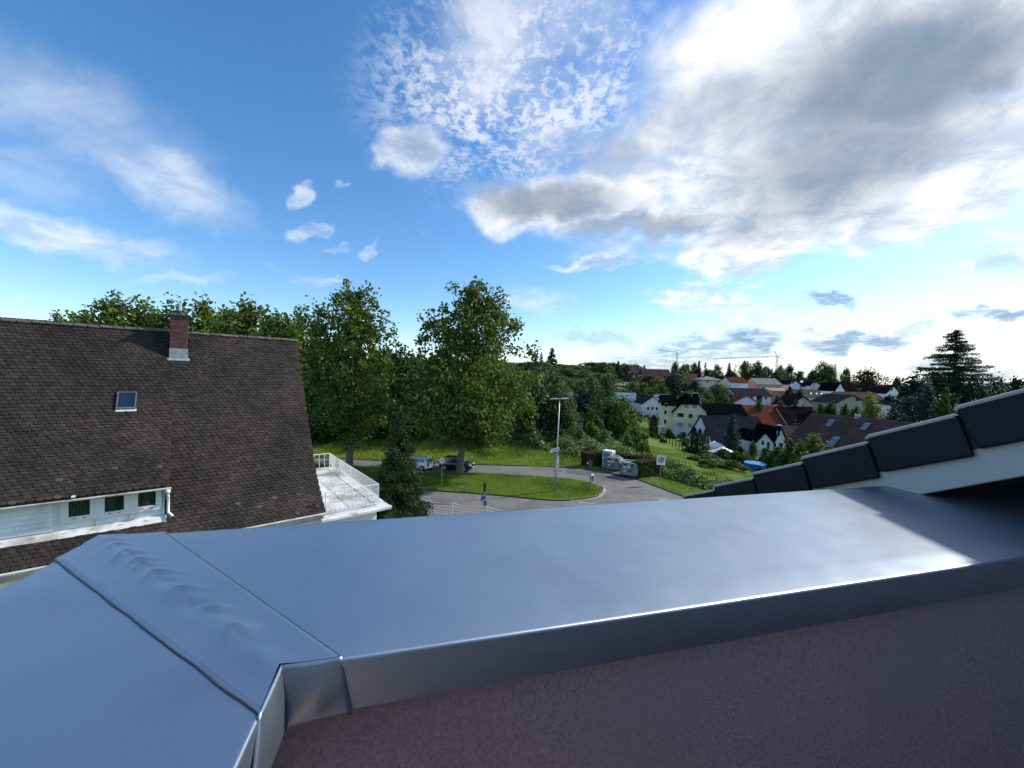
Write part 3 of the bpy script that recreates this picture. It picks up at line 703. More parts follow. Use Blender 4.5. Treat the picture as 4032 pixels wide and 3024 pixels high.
# siding boards left of the windows, and between them
nb = 6
for k in range(nb):
    za = dz0+.14+k*(dz1-dz0-.22)/nb; zb = dz0+.14+(k+1)*(dz1-dz0-.22)/nb
    segs = [(-AL, fx0)] + [(wins[i][1]+.17, wins[i+1][0]-.19) for i in (0, 1)] + [(wins[2][1]+.17, -AD-.03)]
    for x0, x1 in segs:
        p = MB(); p.prism([(x0, DY+.05, za), (x0, DY-.022, za+.006), (x0, DY-.004, zb-.004), (x0, DY+.05, zb-.004)], (x1-x0, 0, 0)); p.build('siding_board', SID, dw)
p = MB(); p.prism([(fx0+.005, DY+.05, dz0+.04), (fx0+.005, DY-.02, dz0+.04), (fx0+.005, DY-.02, wins[0][2]-.18), (fx0+.005, DY+.05, wins[0][2]-.18)], (fx1-fx0-.01, 0, 0))
mb = MB(); mb.prism([(-AL, DY+.06, dz0+.13), (-AL, DY-.05, dz0+.10), (-AL, DY-.20, dz0-.085), (-AL, DY-.20, dz0-.11), (-AL, DY+.06, dz0+.05)], (AL-AD+.02, 0, 0)); ap = mb.build('apron_flashing', WHITEW, nh)
for k in range(9):
    c_ = MB(); x = -AD-.5-k*.62; c_.box(x-.05, x+.05, DY-.110, DY-.085, dz0+.028, dz0+.046); c_.build('clip', GALV, ap)
gd = gutter(-6.09, CZ-4.10, -AL, -AD+.16, r=.06)
mb = MB(); xq = -AD+.07; mb.tube([(xq, -6.09, CZ-4.15), (xq, -6.09, CZ-4.30)], [.075, .06], 10); mb.tube([(xq, -6.09, CZ-4.30), (xq, -5.86, CZ-4.50), (xq, -5.80, CZ-4.62), (xq, -5.82, CZ-5.02), (xq+.12, -5.98, CZ-5.14)], .042, 10)
mb.build('downpipe', WHITE, nh, smooth=True)
mb = MB(); mb.prism([(-AD-.02, -3.0, CZ-2.42), (-AD-.02, -5.9, CZ-4.12), (-AD-.02, DY, dz0-.02), (-AD-.02, -4.4, CZ-4.1)], (.05, 0, 0)); mb.build('dormer_cheek', ROOFT, nh)
mb = MB(); mb.box(-7.06, -6.98, -6.16, -6.02, CZ-4.03, CZ-3.99); mb.build('snow_hook', WHITE, nh)
# roof window
def on_roof(px, py, pr):
    lo, hi = 0, plen(pr)-.001; best = None
    d = ray(px, py); inv = nhM.inverted(); o_ = inv @ camw; dl = inv.to_3x3() @ d
    for (b0, z0), (b1, z1) in zip(pr, pr[1:]):
        n = Vector((0, (z1-z0), (b1-b0))).normalized(); p0 = Vector((0, -b0, CZ+z0)); t_ = (p0-o_).dot(n)/dl.dot(n); p = o_+dl*t_
        if min(b0, b1)-1e-3 <= -p.y <= max(b0, b1)+1e-3: return p
    return p
pa, pb, pc_ = on_roof(462, 1612, PB), on_roof(530, 1612, PB), on_roof(495, 1552, PB)
sk = Vector((-(2.88), 0, 0)); tl = math.hypot(2.88, 3.87); Yu = Vector((0, 2.88/tl, 3.87/tl)); Nu = Vector((0, -3.87/tl, 2.88/tl))
skm = Matrix((Vector((1, 0, 0)), Yu, Nu)).transposed().to_4x4(); skm.translation = pa
wS = pb.x-pa.x; hS = (pc_-pa).dot(Yu)
mb = MB()
for q in ((-.035, .0, -.03, hS+.035), (wS, wS+.035, -.03, hS+.035), (0, wS, -.03, .03), (0, wS, hS, hS+.035)): mb.box(q[0], q[1], q[2], q[3], -.02, .11, skm)
so_ = mb.build('roof_window', M('aluminium', (.22, .22, .22), (.16, .16, .16), scale=5, rough=.4, metal=.4), nh)
mb = MB(); mb.box(0, wS, .03, hS, .03, .085, skm); mb.build('pane', GLSB, so_)
mb = MB(); mb.box(-.04, wS+.06, -.13, -.035, .03, .05, skm); mb.build('flashing', WHITEW, so_)
# chimney with every brick
ch = MB(); cz1 = CZ+2.42; ch.box(chx0+.012, chx1-.012, -chb1+.012, -chb0-.012, CZ+.0, cz1); chn = ch.build('chimney', M('mortar', (.24, .21, .19), (.17, .15, .14), scale=6, rough=.95), nh)
BRK = M('chimney_brick', (.105, .045, .036), (.07, .034, .03), scale=6, rough=.9, obr=.3, bump=.4, bscale=80)
ml = (chx1-chx0)
bl, bh = ml/5, .083; me_b = {}
def brick(x0, x1, y0, y1, z0, z1):
    key = (round(x1-x0, 3), round(y1-y0, 3))
    if key not in me_b:
        b_ = MB(); b_.box(-(x1-x0)/2, (x1-x0)/2, -(y1-y0)/2, (y1-y0)/2, -(z1-z0)/2, (z1-z0)/2); o = b_.build('brick', BRK, chn, bevel=.006, seg=1); me_b[key] = o.data
    else: o = bpy.data.objects.new('brick', me_b[key]); col.objects.link(o); o.parent = chn
    o.location = ((x0+x1)/2, (y0+y1)/2, (z0+z1)/2)
zb = CZ+.97; r_ = 0; g = .012
while zb+bh < cz1-.02:
    lens = [bl*2, bl*2, bl] if r_ % 2 == 0 else [bl, bl*2, bl*2]
    x = chx0
    for l in lens:      # front and back
        brick(x+g/2, x+l-g/2, -chb1, -chb1+.1, zb+g/2, zb+bh-g/2); brick(x+g/2, x+l-g/2, -chb0-.1, -chb0, zb+g/2, zb+bh-g/2); x += l
    y = -chb1+.105; le = [.205, .205] if r_ % 2 else [.1, .21, .1]
    for l in le:
        brick(chx0, chx0+.1, y+g/2, y+l-g/2, zb+g/2, zb+bh-g/2); brick(chx1-.1, chx1, y+g/2, y+l-g/2, zb+g/2, zb+bh-g/2); y += l
    zb += bh; r_ += 1
mb = MB(); mb.box(chx0-.012, chx1+.012, -chb1-.012, -chb0+.012, CZ-.05, CZ+.95); mb.prism([(chx0-.07, -chb1-.0, CZ+.53), (chx0-.07, -chb1-.10, CZ+.42), (chx0-.07, -chb1-.10, CZ+.40), (chx0-.07, -chb1, CZ+.48)], (ml+.14, 0, 0)); mb.build('flashing', ZINC, chn)
mb = MB(); mb.box(chx0-.09, chx1+.09, -chb1-.09, -chb0+.09, cz1, cz1+.07); mb.box(chx0-.03, chx1+.03, -chb1-.03, -chb0+.03, cz1-.08, cz1); mb.build('cap', M('chimney_cap', (.07, .065, .06), (.11, .10, .09), scale=6, rough=.95), chn, bevel=.01, seg=1)
mb = MB(); cx, cy = (chx0+chx1)/2+.0, -(chb0+chb1)/2; mb.tube([(cx, cy, cz1+.06), (cx, cy, cz1+.26)], .12, 14); mb.build('flue_collar', DARKM, chn)
mb = MB(); mb.tube([(cx+.04, cy, cz1+.2), (cx+.04, cy, cz1+.62)], .055, 14); mb.tube([(cx+.03, cy, cz1+.6), (cx+.03, cy, cz1+.82)], .012, 6); mb.build('flue_pipe', M('steel_flue', (.6, .6, .6), (.5, .5, .5), rough=.25, metal=.9), chn)
mb = MB(); mb.box(cx+.10, cx+.19, cy-.05, cy+.05, cz1+.08, cz1+.17); mb.build('flue_vent', ZINC, chn)
# ---- terrace on the gable side with its bowed railing
TW, TB, TL = 2.38, 6.50, 8.4; TZ0 = CZ-5.98
TERF = M('terrace_screed', (.68, .68, .66), (.57, .57, .55), scale=1.2, rough=.8, c3=(.33, .31, .28), s3=.9, bump=.1)
mb = MB(); mb.box(.02, TW+.36, -TB-.30, -TB+TL+.3, TZ0-.16, TZ0); ts = mb.build('terrace_slab', TERF, nh, bevel=.01, seg=1)
mb = MB(); mb.box(.003, TW+.02, -TB+.25, -TB+TL, 0, TZ0-.17); mb.build('terrace_wall', PLASTER, nh)
mb = MB(); mb.prism([(-.1, -TB-.30, TZ0-.01), (-.1, -TB-.42, TZ0-.06), (-.1, -TB-.42, TZ0-.15), (-.1, -TB-.30, TZ0-.12)], (TW+.58, 0, 0)); mb.prism([(TW+.36, -TB-.42, TZ0-.02), (TW+.48, -TB-.42, TZ0-.06), (TW+.48, -TB-.42, TZ0-.15), (TW+.36, -TB-.42, TZ0-.12)], (0, TL+.7, 0)); mb.build('terrace_gutter', WHITEW, nh)
mb = MB(); mb.tube([(.25, -TB-.33, TZ0-.14), (.25, -TB-.30, TZ0-.35), (.12, -TB+.0, TZ0-.6), (.12, -TB+.1, TZ0-3)], .045, 10); mb.build('downpipe', WHITEW, nh, smooth=True)
rl = nh
rail = MB(); hR = .96
for p, q in (((.1, -TB, hR), (TW, -TB, hR)), ((TW, -TB, hR), (TW, -TB+TL, hR)), ((TW, -TB+TL, hR), (.1, -TB+TL, hR)), ((.1, -TB, .10), (TW, -TB, .10)), ((TW, -TB, .10), (TW, -TB+TL, .10)), ((TW, -TB+TL, .1), (.1, -TB+TL, .1))):
    rail.tube([Vector(p)+Vector((0, 0, TZ0)), Vector(q)+Vector((0, 0, TZ0))], .021, 8)
for x, y in ((TW, -TB), (TW, -TB+TL), (TW, -TB+TL/2), (.15, -TB)): rail.tube([(x, y, TZ0-.0), (x, y, TZ0+hR)], .02, 8)
ro = rail.build('railing', WHITE, nh)
def bal(side):
    b_ = MB(); o_ = [(0, hR), (0, .42), (.055, .32), (.085, .24), (.06, .17), (0, .10)]
    b_.tube([((0 if side else d_), (-d_ if side else 0), z) for d_, z in o_], .0125, 6); return b_
bm_front = None; bm_side = None
for k in range(1, 13):
    if bm_front is None: o = bal(True).build('baluster', WHITE, ro); bm_front = o.data
    else: o = bpy.data.objects.new('baluster', bm_front); col.objects.link(o); o.parent = ro
    o.location = (TW-k*.185, -TB, TZ0)
for k in range(1, 66):
    if bm_side is None: o = bal(False).build('baluster', WHITE, ro); bm_side = o.data
    else: o = bpy.data.objects.new('baluster', bm_side); col.objects.link(o); o.parent = ro
    o.location = (TW, -TB+k*.128, TZ0)
for k in range(1, 8):
    o = bpy.data.objects.new('baluster', bm_front); col.objects.link(o); o.parent = ro; o.location = (TW-k*.3, -TB+TL, TZ0)
# ------------------------------------------------------------------ street furniture
def post_at(px, py, z=.1): return gz(px, py, z)
FACE = Vector((0, -1, 0))
def sign_pole(root, h, r=.03, mat=GALV): mb = MB(); mb.tube([(0, 0, -.2), (0, 0, h)], r, 8); return mb.build('pole', mat, root, smooth=False)
def turn_z(o, a): o.rotation_euler = (0, 0, a); return o
# street lamp with twin heads and two plates
lp = post_at(2186, 1936); Hl = at(2203, 1572, lp.y).z
t = thing('street_lamp', 'tall galvanised street lamp with twin flat heads on the grass island', 'street lamp', (lp.x, lp.y, 0))
top = at(2203, 1573, lp.y); dx = (top.x-lp.x)
mb = MB(); mb.tube([(0, 0, -.3), (0, 0, 2.6), (dx*.3, 0, 2.65), (dx, 0, Hl)], [.11, .10, .075, .05], 10); mb.build('pole', GALV, t, smooth=True)
mb = MB(); mb.tube([(dx-.35, -.1, Hl+.02), (dx+.4, .12, Hl+.05)], .03, 6); mb.build('arm', GALV, t)
for s in (-1, 1):
    mb = MB(); mb.prism([(dx+s*.15, -.13, Hl+.03), (dx+s*.80, -.10, Hl+.02+.04*s), (dx+s*.85, 0, Hl+.02+.04*s), (dx+s*.80, .12, Hl+.02+.04*s), (dx+s*.15, .14, Hl+.03)], (0, 0, .07)); mb.build('lamp_head', WHITE, t, bevel=.01, seg=1)
def plate(name, label, px, py, Y, w, h, rz, mat, parent=None, shape=None, th=.02):
    p = at(px, py, Y)
    return p
# plates on the lamp: an arrow shaped direction board, a small board below
pl = at(2178, 1773, lp.y-.12); mb = MB()
mb.prism([(-.42, 0, -.22), (.42, 0, .02), (.42, 0, .38), (-.30, 0, .14), (-.46, 0, -.02)], (0, .02, 0)); o = mb.build('direction_board', WHITE, None); o.location = (pl.x+.15, pl.y-.02, pl.z-.05)
tag(o, 'white pointed direction board high on the street lamp pole', 'sign')
for k in range(2):
    q = MB(); q.prism([(-.25, -.004, -.08+.1*k), (.33, -.004, .09+.1*k), (.33, -.004, .13+.1*k), (-.25, -.004, -.04+.1*k)], (0, .003, 0)); q.build('lettering', DARKM, o)
p2 = at(2193, 1817, lp.y-.12); mb = MB(); mb.prism([(-.06, 0, -.65), (.22, 0, -.50), (.16, 0, .55), (.03, 0, .45)], (0, .025, 0)); o = mb.build('notice_board', WHITE, None); o.location = (p2.x, p2.y-.02, p2.z)
tag(o, 'narrow white board with red stripe strapped low on the lamp pole', 'sign')
q = MB(); q.prism([(.0, -.004, -.35), (.20, -.004, -.26), (.19, -.004, -.18), (.01, -.004, -.27)], (0, .003, 0)); q.build('stripe', RED, o)
# 30 sign
def round_sign(root, z, r, ring, txt, sq=False, back=False):
    if sq: m_ = MB(); m_.box(-r*1.22, r*1.22, -.055, -.035, z-r*1.5, z+r*1.22); pn = m_.build('sign_panel', WHITE, root)
    else: m_ = MB(); m_.disc((0, -.045, z), FACE, r, .02, 28); pn = m_.build('sign_panel', WHITE, root)
    m_ = MB(); n = 28; ro_, ri = r*(.98 if not sq else .86), r*(.76 if not sq else .70)
    for k in range(n):
        a, b = 2*math.pi*k/n, 2*math.pi*(k+1)/n
        m_.poly([(ro_*math.cos(a), -.0575, z+ro_*math.sin(a)), (ro_*math.cos(b), -.0575, z+ro_*math.sin(b)), (ri*math.cos(b), -.0575, z+ri*math.sin(b)), (ri*math.cos(a), -.0575, z+ri*math.sin(a))])
    m_.build('ring', ring, pn)
    me = text_mesh(txt, r*1.05); o = link('numerals', me, DARKM, pn); o.location = (0, -.058, z); o.rotation_euler = (R(90), 0, 0)
    return pn
s1 = post_at(1739, 1918); zt = at(1742, 1813, s1.y).z
t = thing('speed_limit_sign', 'round white 30 speed limit sign with red ring on a thin pole', 'traffic sign', (s1.x, s1.y, .0), R(8))
sign_pole(t, zt+.2); round_sign(t, zt, .36, RED, '30')
s2 = post_at(2600, 1906); zt = at(2607, 1810, s2.y).z
t = thing('zone_end_sign', 'square white plate with grey struck out 30 on a pole by the hedge', 'traffic sign', (s2.x, s2.y, .0), R(-8))
sign_pole(t, zt+.35); pn = round_sign(t, zt, .36, DARKM, '30', True)
for k in range(4):
    m_ = MB(); a = .06*(k-1.5); m_.prism([(-.22+a, -.0605, zt-.22-a), (-.195+a, -.0605, zt-.245-a), (.22+a, -.0605, zt+.20-a), (.195+a, -.0605, zt+.225-a)], (0, .001, 0)); m_.build('bar', DARKM, pn)
s3 = post_at(2322, 1932); zt = at(2326, 1823, s3.y).z
t = thing('sign_seen_from_behind', 'dark back of a round traffic sign on a thin pole at the island tip', 'traffic sign', (s3.x, s3.y, 0), R(20))
sign_pole(t, zt+.3, .028, M('brown_pole', (.10, .085, .075), (.15, .13, .11), scale=6)); m_ = MB(); m_.disc((0, .05, zt-.05), (0, 1, 0), .33, .02, 24); m_.build('sign_panel', M('sign_back', (.05, .055, .06), (.06, .065, .07), scale=4), t)
m_ = MB(); m_.disc((-.33, -.02, zt+.02), (0, 1, 0), .07, .03, 10); m_.build('reflector', WHITE, t)
b1 = post_at(2331, 1907); t = thing('waste_bin', 'small white dog waste bin standing behind the dark sign pole', 'bin', (b1.x+.05, b1.y+.3, .1), R(25))
m_ = MB(); m_.box(-.2, .2, -.12, .12, .25, .95); bo = m_.build('body', WHITE, t, bevel=.05, seg=2); m_ = MB(); m_.box(-.21, -.203, -.09, .09, .35, .75); m_.box(-.14, .14, -.135, -.125, .3, .8); m_.build('front_panel', M('bin_brown', (.16, .12, .09), rough=.7), t); m_ = MB(); m_.tube([(0, 0, -.1), (0, 0, .3)], .03, 8); m_.build('post', GALV, t)
# signal post with blue plate by the rope fence
gp_ = at(1912, 1900, 29.0); t = thing('street_name_post', 'grey post with dark box and a slanted blue street plate beside the rope fence', 'sign post', (gp_.x, 29.0, 0), R(0))
h_ = gp_.z; sign_pole(t, h_-.1, .035)
m_ = MB(); m_.box(-.17, .06, -.10, .05, h_-.72, h_); m_.build('lamp_box', DARKM, t, bevel=.06, seg=2); m_ = MB(); m_.disc((-.18, -.08, h_-.38), (-1, -.5, 0), .055, .02, 10); m_.build('lens', WHITE, t)
m_ = MB(); m_.prism([(-.33, -.06, h_-1.52), (.06, -.10, h_-1.22), (.06, -.10, h_-.82), (-.33, -.06, h_-1.02)], (0, .02, 0)); b_ = m_.build('name_plate', BLUE, t)
for za in (0, .36):
    m_ = MB(); m_.prism([(-.33, -.066, h_-1.52+za+.02), (.06, -.106, h_-1.22+za+.0), (.06, -.106, h_-1.17+za), (-.33, -.066, h_-1.44+za)], (0, .003, 0)); m_.build('white_edge', WHITE, b_)
m_ = MB(); m_.prism([(-.26, -.066, h_-1.27), (.0, -.094, h_-1.08), (.0, -.094, h_-1.02), (-.26, -.066, h_-1.21)], (0, .003, 0)); m_.build('lettering', WHITE, b_)
m_ = MB(); m_.box(-.12, .14, -.07, .07, h_-1.75, h_-1.38); m_.build('junction_box', M('grey_box', (.12, .13, .14), rough=.5), t, bevel=.02, seg=1)
# rope fence
t = thing('rope_fence', 'white rope fence on thin posts along the near side of the road', 'fence', (-4.36, 29.5, 0))
fp = [(-9.7, 31.0), (-7.06, 30.3), (-4.36, 29.5), (-1.69, 28.8), (.92, 28.0), (3.6, 27.3), (6.3, 26.6)]
for x, y in fp: m_ = MB(); m_.tube([(x+4.36, y-29.5, -.2), (x+4.36, y-29.5, 1.08)], .028, 8); m_.build('post', WHITE, t)
for lv, sag in ((1.03, .16), (.72, .03), (.50, .02), (.28, .02), (.10, .02)):
    for (x0, y0), (x1, y1) in zip(fp, fp[1:]):
        m_ = MB(); m_.tube([(x0+(x1-x0)*k/8+4.36, y0+(y1-y0)*k/8-29.5, lv-sag*4*(k/8)*(1-k/8)) for k in range(9)], .016 if lv > 1 else .012, 5); m_.build('rope', WHITE, t)
# containers
CONT = M('container_steel', (.17, .22, .25), (.23, .28, .30), scale=2.5, rough=.5, c3=(.07, .08, .085), s3=2)
def container(px, py, label, rz, flip):
    p = gz(px, py, .14); t = thing('bottle_bank', label, 'bottle bank', (p.x, p.y, .14), rz, 'glass recycling containers in the hedge bay')
    m_ = MB(); w, d, h = 1.02, .75, 1.5
    def ring(s, z, c=.22): return [(-w*s+c, -d*s, z), (w*s-c, -d*s, z), (w*s, -d*s+c, z), (w*s, d*s-c, z), (w*s-c, d*s, z), (-w*s+c, d*s, z), (-w*s, d*s-c, z), (-w*s, -d*s+c, z)]
    rs = [ring(.86, .14), ring(.93, .16), ring(1.0, h*.72), ring(.98, h*.78), ring(.78, h)]
    V = [q for r_ in rs for q in r_]; F = [tuple(range(7, -1, -1)), tuple(range(32, 40))]
    for i in range(4):
        for k in range(8): F.append((8*i+k, 8*i+(k+1) % 8, 8*i+8+(k+1) % 8, 8*i+8+k))
    m_.v, m_.f = V, F; m_.build('body', CONT, t)
    for x in (-.62, .62): m_ = MB(); m_.box(x-.12, x+.12, -.5, .5, 0, .15); m_.build('skid', DARKM, t)
    m_ = MB(); m_.tube([(-.55, .0, h), (-.55, 0, h+.22), (.55, 0, h+.22), (.55, 0, h)], .035, 8); m_.build('lifting_bar', WHITE, t)
    m_ = MB(); m_.tube([(-.2, .25, h), (-.2, .25, h+.16), (.2, .25, h+.16), (.2, .25, h)], .03, 8); m_.build('release_bar', DARKM, t)
    for x in (-.42, .02): m_ = MB(); m_.box(x-.16, x+.16, -d-.014, -d+.0, .98, 1.14); m_.build('label_plate', WHITE, t)
    m_ = MB(); m_.disc((-.38, -.735, .62), (0, -1, 0), .17, .03, 16); m_.build('round_sticker', M('sticker_green', (.45, .55, .5), rough=.6), t)
    for x in (-.4, .4): m_ = MB(); m_.disc((x, -.70, 1.30), (0, -1, .8), .13, .03, 14); m_.build('filling_hole', BLACK, t)
    for s in (-1, 1): m_ = MB(); m_.tube([(s*1.0, -.1, h*.8), (s*1.16, -.1, h*.86), (s*1.16, .15, h*.86), (s*1.0, .15, h*.8)], .03, 6); m_.build('handle', WHITE, t)
    m_ = MB(); m_.box(w+.0, w+.012, -.25, .25, .70, .86); m_.box(w*.985, w+.006, -.2, .3, .52, .60); m_.build('side_label', WHITE, t)
    return t
container(2419, 1849, 'blue grey steel bottle bank wedged against the white clothes bank', R(-32), 1)
container(2480, 1872, 'blue grey steel bottle bank with round sticker beside the clipped hedge end', R(-30), 0)
p = gz(2398, 1841, .14); t = thing('clothes_bank', 'tall white clothes donation bank with portrait poster standing by the hedge', 'clothes bank', (p.x, p.y+.2, .14), R(-35))
m_ = MB(); m_.box(-.62, .62, -.55, .55, 0, 2.05); cb = m_.build('body', WHITE, t, bevel=.03, seg=1)
m_ = MB(); m_.box(-.52, .42, -.575, -.545, 1.3, 1.85); m_.build('chute', M('chute_grey', (.3, .31, .32), (.2, .2, .21), scale=3, rough=.4, metal=.5), t)
m_ = MB(); m_.prism([(-.48, -.58, 1.34), (.38, -.58, 1.34), (.38, -.70, 1.62), (-.48, -.70, 1.62)], (0, .02, .02)); m_.build('hatch', ZINC, t)
m_ = MB(); m_.box(-.5, .4, -.565, -.548, .12, 1.2); pp = m_.build('front_poster', M('poster_grey', (.32, .36, .42), (.16, .18, .24), scale=2.2, rough=.5), t)
m_ = MB(); m_.disc((-.05, -.575, .85), (0, -1, 0), .22, .01, 18); m_.build('print', M('print_dark', (.08, .09, .12), rough=.5), pp)
m_ = MB(); m_.box(-.6, .6, -.56, -.552, 1.9, 2.0); m_.build('title_strip', M('title_grey', (.45, .48, .5), (.25, .27, .3), scale=9), t)
m_ = MB(); m_.disc((.632, -.02, 1.52), (1, 0, 0), .30, .012, 22); ph = m_.build('portrait_poster', M('hair_brown', (.09, .05, .04), rough=.6), t)
m_ = MB(); m_.disc((.641, -.05, 1.50), (1, 0, 0), .17, .008, 18); m_.build('print', M('skin_print', (.6, .38, .3), rough=.6), ph)
m_ = MB(); m_.prism([(.638, -.36, 1.0), (.638, .30, 1.0), (.638, .18, 1.26), (.638, -.22, 1.26)], (.005, 0, 0)); m_.build('print', M('skin_print', (.6, .38, .3)), ph)
# ------------------------------------------------------------------ cars
def car(label, loc, rz, paint, kind, glassm):
    """hatch or estate; local x is forward"""
    t = thing('parked_car', label, 'car', loc, rz, 'cars parked on the loop road')
    L_ = 3.85 if kind == 'hatch' else 4.5; W2 = .84
    if kind == 'hatch':
        low = [(0, .35, .62), (.08, .30, .92), (.55, .26, .98), (1.3, .24, .96), (2.3, .24, .95), (2.85, .26, .93), (3.45, .28, .80), (3.75, .32, .66), (3.85, .38, .55)]
        cab = [(.10, .92, .95), (.42, .98, 1.40), (.95, .97, 1.47), (1.7, .96, 1.47), (2.05, .95, 1.42), (2.85, .93, .96)]
    else:
        low = [(0, .38, .60), (.06, .32, .90), (.5, .26, .96), (1.4, .24, .94), (2.7, .24, .93), (3.2, .26, .91), (4.0, .28, .80), (4.4, .34, .68), (4.5, .4, .55)]
        cab = [(.06, .90, .93), (.38, .96, 1.36), (.9, .96, 1.45), (2.1, .95, 1.45), (2.5, .94, 1.40), (3.2, .92, .95)]
    V = []; F = []
    def hw(x): u = abs(2*x/L_-1); return W2*(1-.14*u**4)
    for x, zb, zt in low:
        w = hw(x); V += [(x, -w*.9, zb), (x, -w, zb+.16), (x, -w, zt-.12), (x, -w*.9, zt), (x, w*.9, zt), (x, w, zt-.12), (x, w, zb+.16), (x, w*.9, zb)]
    n = len(low)
    for i in range(n-1):
        for k in range(8): a = 8*i+k; b = 8*i+(k+1) % 8; F.append((a, b, b+8, a+8))
    F += [tuple(range(7, -1, -1)), tuple(8*(n-1)+k for k in range(8))]
    F = [f[::-1] for f in F]
    me = bpy.data.meshes.new('body'); me.from_pydata([(x-L_/2, y, z) for x, y, z in V], [], F); me.update()
    bd = link('body', me, paint, t)
    for p in me.polygons: p.use_smooth = True
    md = bd.modifiers.new('e', 'EDGE_SPLIT'); md.split_angle = R(40)
    V = []; F = []
    for x, zb, zt in cab:
        w = hw(x)*.9; ti = .22*(zt-zb); V += [(x-L_/2, -w, zb), (x-L_/2, -w+ti, zt), (x-L_/2, w-ti, zt), (x-L_/2, w, zb)]
    n = len(cab)
    for i in range(n-1):
        for k in range(3): a = 4*i+k; F.append((a, a+4, a+5, a+1))
    me = bpy.data.meshes.new('cabin'); me.from_pydata(V, [], [f[::-1] for f in F]); me.update(); link('cabin', me, paint, t)
    def quad(i, j, s, x0, x1, z0, z1, off=.012):   # side window between stations
        pts = []
        for x, f in ((x0, z0), (x1, z0), (x1, z1), (x0, z1)):
            for (xa, ba, ta), (xb, bb, tb) in zip(cab, cab[1:]):
                if xa <= x <= xb:
                    q = (x-xa)/(xb-xa); zb_, zt_ = ba+(bb-ba)*q, ta+(tb-ta)*q; w = hw(x)*.9; pts.append((x-L_/2, s*(w-.22*(zt_-zb_)*f+off), zb_+(zt_-zb_)*f)); break
        return pts
    xs_ = [(cab[1][0]+.08, cab[1][0]+.75), (cab[1][0]+.82, cab[1][0]+1.45), (cab[1][0]+1.52, cab[-1][0]-.35)] if kind != 'hatch' else [(.5, 1.05), (1.12, 2.4)]
    for s in (-1, 1):
        for a, b in xs_: m_ = MB(); m_.poly(quad(0, 0, s, a, b, .06, .86 if b < cab[-2][0]+.1 else .80)); m_.build('side_window', glassm, t)
    for nm_, i, o_ in (('rear_window', 0, -.014), ('windscreen', n-2, .014)):
        a, b = cab[i], cab[i+1]; pts = []
        for f in (.1, .9):
            x = a[0]+(b[0]-a[0])*f; zb_ = a[1]+(b[1]-a[1])*f; zt_ = a[2]+(b[2]-a[2])*f; w = hw(x)*.9-.22*(zt_-zb_)-.07; pts.append((x-L_/2+o_, w, zt_+.012))
        m_ = MB(); m_.poly([(pts[0][0], -pts[0][1], pts[0][2]), (pts[1][0], -pts[1][1], pts[1][2]), (pts[1][0], pts[1][1], pts[1][2]), (pts[0][0], pts[0][1], pts[0][2])]); m_.build(nm_, glassm, t)
    for x in (.72, L_-.78):
        for s in (-1, 1):
            m_ = MB(); m_.disc((x-L_/2, s*.74, .30), (0, 1, 0), .30, .2, 20); wh = m_.build('wheel', BLACK, t, bevel=.02, seg=1)
            m_ = MB(); m_.disc((x-L_/2, s*.845, .30), (0, 1, 0), .19, .012, 12); m_.build('rim', GALV, wh)
            m_ = MB(); m_.tube([(x-L_/2+.36*math.cos(k*math.pi/10), s*.835, .30+.36*math.sin(k*math.pi/10)) for k in range(11)], .02, 5); m_.build('wheel_arch', BLACK, t)
    TAIL = M('tail_lamp', (.35, .02, .02), (.3, .02, .02), rough=.2); HEADL = M('head_lamp', (.75, .78, .8), (.6, .62, .65), rough=.1)
    for s in (-1, 1):
        m_ = MB(); m_.box(-L_/2-.02, -L_/2+.10, s*.58-.1, s*.58+.1, .62, .86); m_.build('tail_light', TAIL, t, bevel=.02, seg=1)
        m_ = MB(); m_.box(L_/2-.30, L_/2-.06, s*.56-.13, s*.56+.13, .60, .74); m_.build('headlight', HEADL, t, bevel=.03, seg=1)
        m_ = MB(); m_.box(L_*.17, L_*.17+.12, s*.86-.07, s*.86+.07, .92, 1.04); m_.build('mirror', paint, t, bevel=.02, seg=1)
    m_ = MB(); m_.box(-L_/2-.05, -L_/2+.1, -.72, .72, .36, .56); m_.build('bumper', paint if kind != 'hatch' else BLACK, t, bevel=.04, seg=2); m_ = MB(); m_.box(L_/2-.1, L_/2+.04, -.70, .70, .34, .50); m_.build('bumper', paint if kind != 'hatch' else BLACK, t, bevel=.04, seg=2)
    m_ = MB(); m_.box(-L_/2-.058, -L_/2-.04, -.26, .26, .62, .73); m_.build('number_plate', WHITE, t); m_ = MB(); m_.box(L_/2+.03, L_/2+.048, -.26, .26, .38, .48); m_.build('number_plate', WHITE, t)
    return t
CARB = M('dark_blue_paint', (.008, .012, .03), (.007, .01, .026), rough=.18, spec=.6, coat=.6); CARW = M('white_car_paint', (.72, .74, .76), (.68, .70, .72), rough=.2, coat=.5)
c1 = gz(1797, 1853, 0); car('dark blue hatchback parked facing right behind the plane tree trunk', (c1.x, c1.y+.6, 0), R(-12), CARB, 'hatch', glass('car_glass', (.03, .045, .06)))
c2 = gz(1655, 1848, 0); car('white estate car showing its tail beyond the ragged spruce', (c2.x-.7, c2.y+.5, 0), R(155), CARW, 'estate', glass('car_glass', (.03, .045, .06)))
